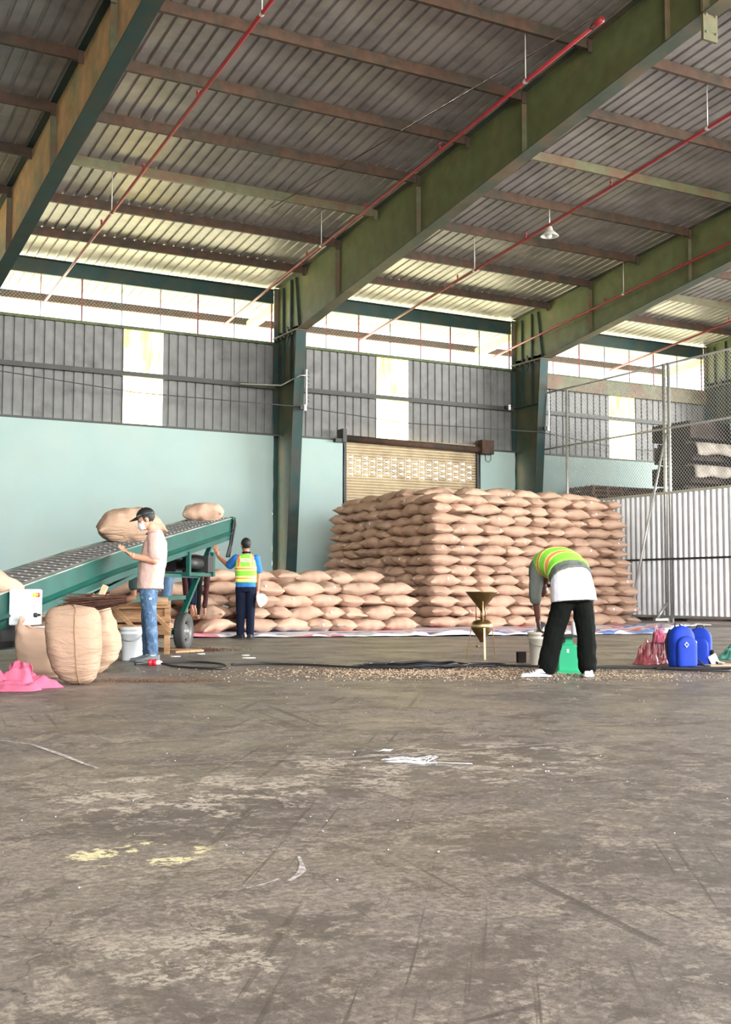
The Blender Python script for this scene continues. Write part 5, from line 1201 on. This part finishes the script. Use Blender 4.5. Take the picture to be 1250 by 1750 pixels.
SR=(.06,.46,1.0); ER=(.04,.50,.72); WR=(-.06,.52,.52); limb(b,[SR,ER,WR],[.056,.044,.028]); hand(b,(-.07,.53,.50),(-.3,.2,-1),(-.9,.1,.1),1,.8,1.05)
KL=(-.12,.03,.46); AL=(-.26,-.04,.10); KR=(.165,.06,.46); AR=(.175,.0,.10)
limb(b,[HL,KL,AL],[.09,.06,.044]); limb(b,[HR,KR,AR],[.09,.06,.044])
remesh(b,'body',M['skin3'],t,.0055)
b=MB(); hairshell(b,T,F,1.05,1.08,lambda p:p[1]<.04 and p[2]>-.04); b.build('hair',M['hair'],t)
b=MB(); trunk(b,[((.045,-.01,.71),.222,.165,(1,.2,0)),((.04,.0,.80),.215,.16,(1,.2,0)),((.035,.045,.92),.20,.148,(1,.2,0)),((.02,.10,.97),.18,.135,(1,.2,0))]); remesh(b,'undershirt',M['whc'],t,.008,2,.012,.1)
b=MB(); trunk(b,[((.036,.055,.935),.212,.162,(1,.2,0)),((.02,.10,.98),.20,.152,(1,.2,0)),((.0,.18,1.035),.19,.143,(1,.2,0)),((-.05,.30,1.075),.185,.14,(1,.15,-.05)),((-.10,.43,1.045),.19,.125,(1,.15,-.08)),((-.12,.50,1.0),.12,.09,(1,.15,-.08))])
limb(b,[(-.235,.40,1.045),(-.262,.345,.85),(-.268,.325,.735)],[.085,.066,.060]); limb(b,[(.05,.45,1.0),(.04,.49,.74)],[.08,.062])
remesh(b,'grey_sweatshirt',M['greyc'],t,.009,2,.020,.07)
b=MB(); trunk(b,[((.02,.105,.985),.212,.165,(1,.2,0)),((.0,.18,1.04),.202,.157,(1,.2,0)),((-.05,.30,1.085),.215,.160,(1,.15,-.05)),((-.09,.41,1.065),.205,.15,(1,.15,-.08)),((-.115,.49,1.01),.10,.10,(1,.15,-.08))],28)
o0=V((.02,.09,.98)); d0=V((-.12,.40,.06)); s0=V((1,.15,0)).normalized()
def vr(c,n):
    h=(V(c)-o0).dot(d0.normalized())/d0.length; x=(V(c)-V((-.03,.2,0))).dot(s0)
    if .14<=h<.18 or .27<=h<.31: return 1
    if .18<=h<.27: return 2
    if .50<=h<.54 or .62<=h<.66: return 1
    if .54<=h<.62: return 2
    if h>.70 and (.075<abs(x)<.085 or .115<abs(x)<.125): return 1
    if h>.70 and .085<=abs(x)<=.115: return 2
    return 0
remesh(b,'safety_vest',VM,t,.006,2,.008,.12,vr)
b=MB(); trunk(b,[((.045,0,.70),.178,.13,(1,.2,0)),((.04,.01,.82),.18,.135,(1,.2,0)),((.036,.05,.92),.17,.13,(1,.2,0))]); limb(b,[(-.035,0,.76),(-.125,.02,.46),(-.215,-.02,.10)],[.108,.098,.094]); limb(b,[(.13,.04,.76),(.165,.04,.46),(.172,.0,.10)],[.108,.094,.088])
remesh(b,'track_trousers',M['blk'],t,.009,2,.022,.09)
for (ax,ay),dr in (((-.26,-.04),(-1,-.12,0)),((.175,0),(.1,1,0))):
    b=MB(); shoe(b,(ax,ay,.1),dr,.28,.05,.085); o=remesh(b,'shoe',M['shoew'],t,.006,1)
    b=MB(); g_,t_,s_=shoe(b,(ax,ay,.1),dr,.292,.054,.026); b.build('sole',M['white'],o)
    if ax<0:
        b=MB(); 
        for k in range(3): x0=ax-.06-.03*k; b.tube([(x0,ay-.053,.03),(x0-.02,ay-.054,.06),(x0-.03,ay-.045,.075)],.004,5)
        b.tube([(ax+.05,ay-.052,.035),(ax-.04,ay-.056,.045),(ax-.14,ay-.05,.035)],.004,5); b.build('side_stripes',M['black'],o)
# ---------------------------------------------------------------- three workers bending behind the conveyor
def bender(label,loc,rz,shirt,trous,skin,dirx,shorts=False,vest=False,zoff=0,reach=.0,handz=.32,barefoot=True,lean=1.0):
    t=thing('person',label,'person',loc,rz)
    b=MB(); s=(0,1,0) ; q=dirx
    rings=[((0,0,.84),.15,.11,s),((.0,0,.95),.15,.11,s),((.12*q,0,1.08),.16,.11,s),((.30*q,0,1.10),.17,.11,s),((.45*q,0,1.06),.15,.10,s)]
    trunk(b,rings); limb(b,[(.45*q,0,1.06),(.56*q,0,1.02)],[.056,.052]); T,F=head(b,(.63*q,0,.98),(.55*q,0,-.85),(q*.8,0,.55),1.03)
    for sd in(-1,1):
        limb(b,[(.42*q,sd*.18,1.06),(.45*q,sd*.22,.80),(.47*q+reach*q,sd*.17,handz+.14)],[.052,.042,.028]); hand(b,(.47*q+reach*q,sd*.17,handz+.13),(.1*q,0,-1),(0,-sd,0),sd*q,.6,1.0)
        limb(b,[(0,sd*.085,.86),(-.02*q,sd*.09,.46),(-.03*q,sd*.09,.07)],[.088,.058,.042]); shoe(b,(-.03*q,sd*.09,.05),(q,0,0),.24,.042,.06)
    remesh(b,'body',skin,t,.007)
    b=MB(); hairshell(b,T,F,1.03,1.08,lambda p:p[1]<.04 and p[2]>-.04); b.build('hair',M['hair'],t)
    b=MB(); trunk(b,[(c,w+.018,d+.02,s) for c,w,d,s in rings[1:]])
    for sd in(-1,1): limb(b,[(.42*q,sd*.17,1.06),(.45*q,sd*.215,.80),(.47*q+reach*q,sd*.17,handz+.2)],[.072,.058,.045])
    remesh(b,'shirt',shirt,t,.011,2,.02,.1)
    if vest:
        b=MB(); trunk(b,[(c,w+.028,d+.032,s) for c,w,d,s in rings[1:4]]); remesh(b,'safety_vest',VM,t,.009,2,.01,.1,lambda c,n:2 if .14<abs(c.x)<.18 else 0)
    b=MB(); trunk(b,[((0,0,.78),.158,.12,s),((0,0,.96),.158,.122,s)])
    for sd in(-1,1):
        if shorts: limb(b,[(0,sd*.085,.82),(-.02*q,sd*.09,.46)],[.105,.095])
        else: limb(b,[(0,sd*.085,.82),(-.02*q,sd*.09,.46),(-.03*q,sd*.09,.12)],[.10,.078,.064])
    remesh(b,'shorts' if shorts else 'trousers',trous,t,.010,2,.02,.09)
    return t
bender('person in navy shirt and blue jeans, bending to the right behind the conveyor',site(-3.62,21.5,.27),-YAW,M['navy'],M['jeans2'],M['skin2'],1,handz=.12,vest=False)
bender('person in a maroon long-sleeved shirt, bending over the slumped sacks behind the conveyor',site(-3.32,22.6,.28),-YAW-1.3,M['maroon'],M['blk'],M['skin2'],1,handz=.05)
bender('person in dark shorts bending behind the conveyor, left of the pink-shirted man',site(-4.42,22.3,.44),-YAW+.2,M['maroon'],mat('dark_green_cotton',(.03,.06,.055),.85,var=.1),M['skin2'],-1,shorts=True,handz=.15)
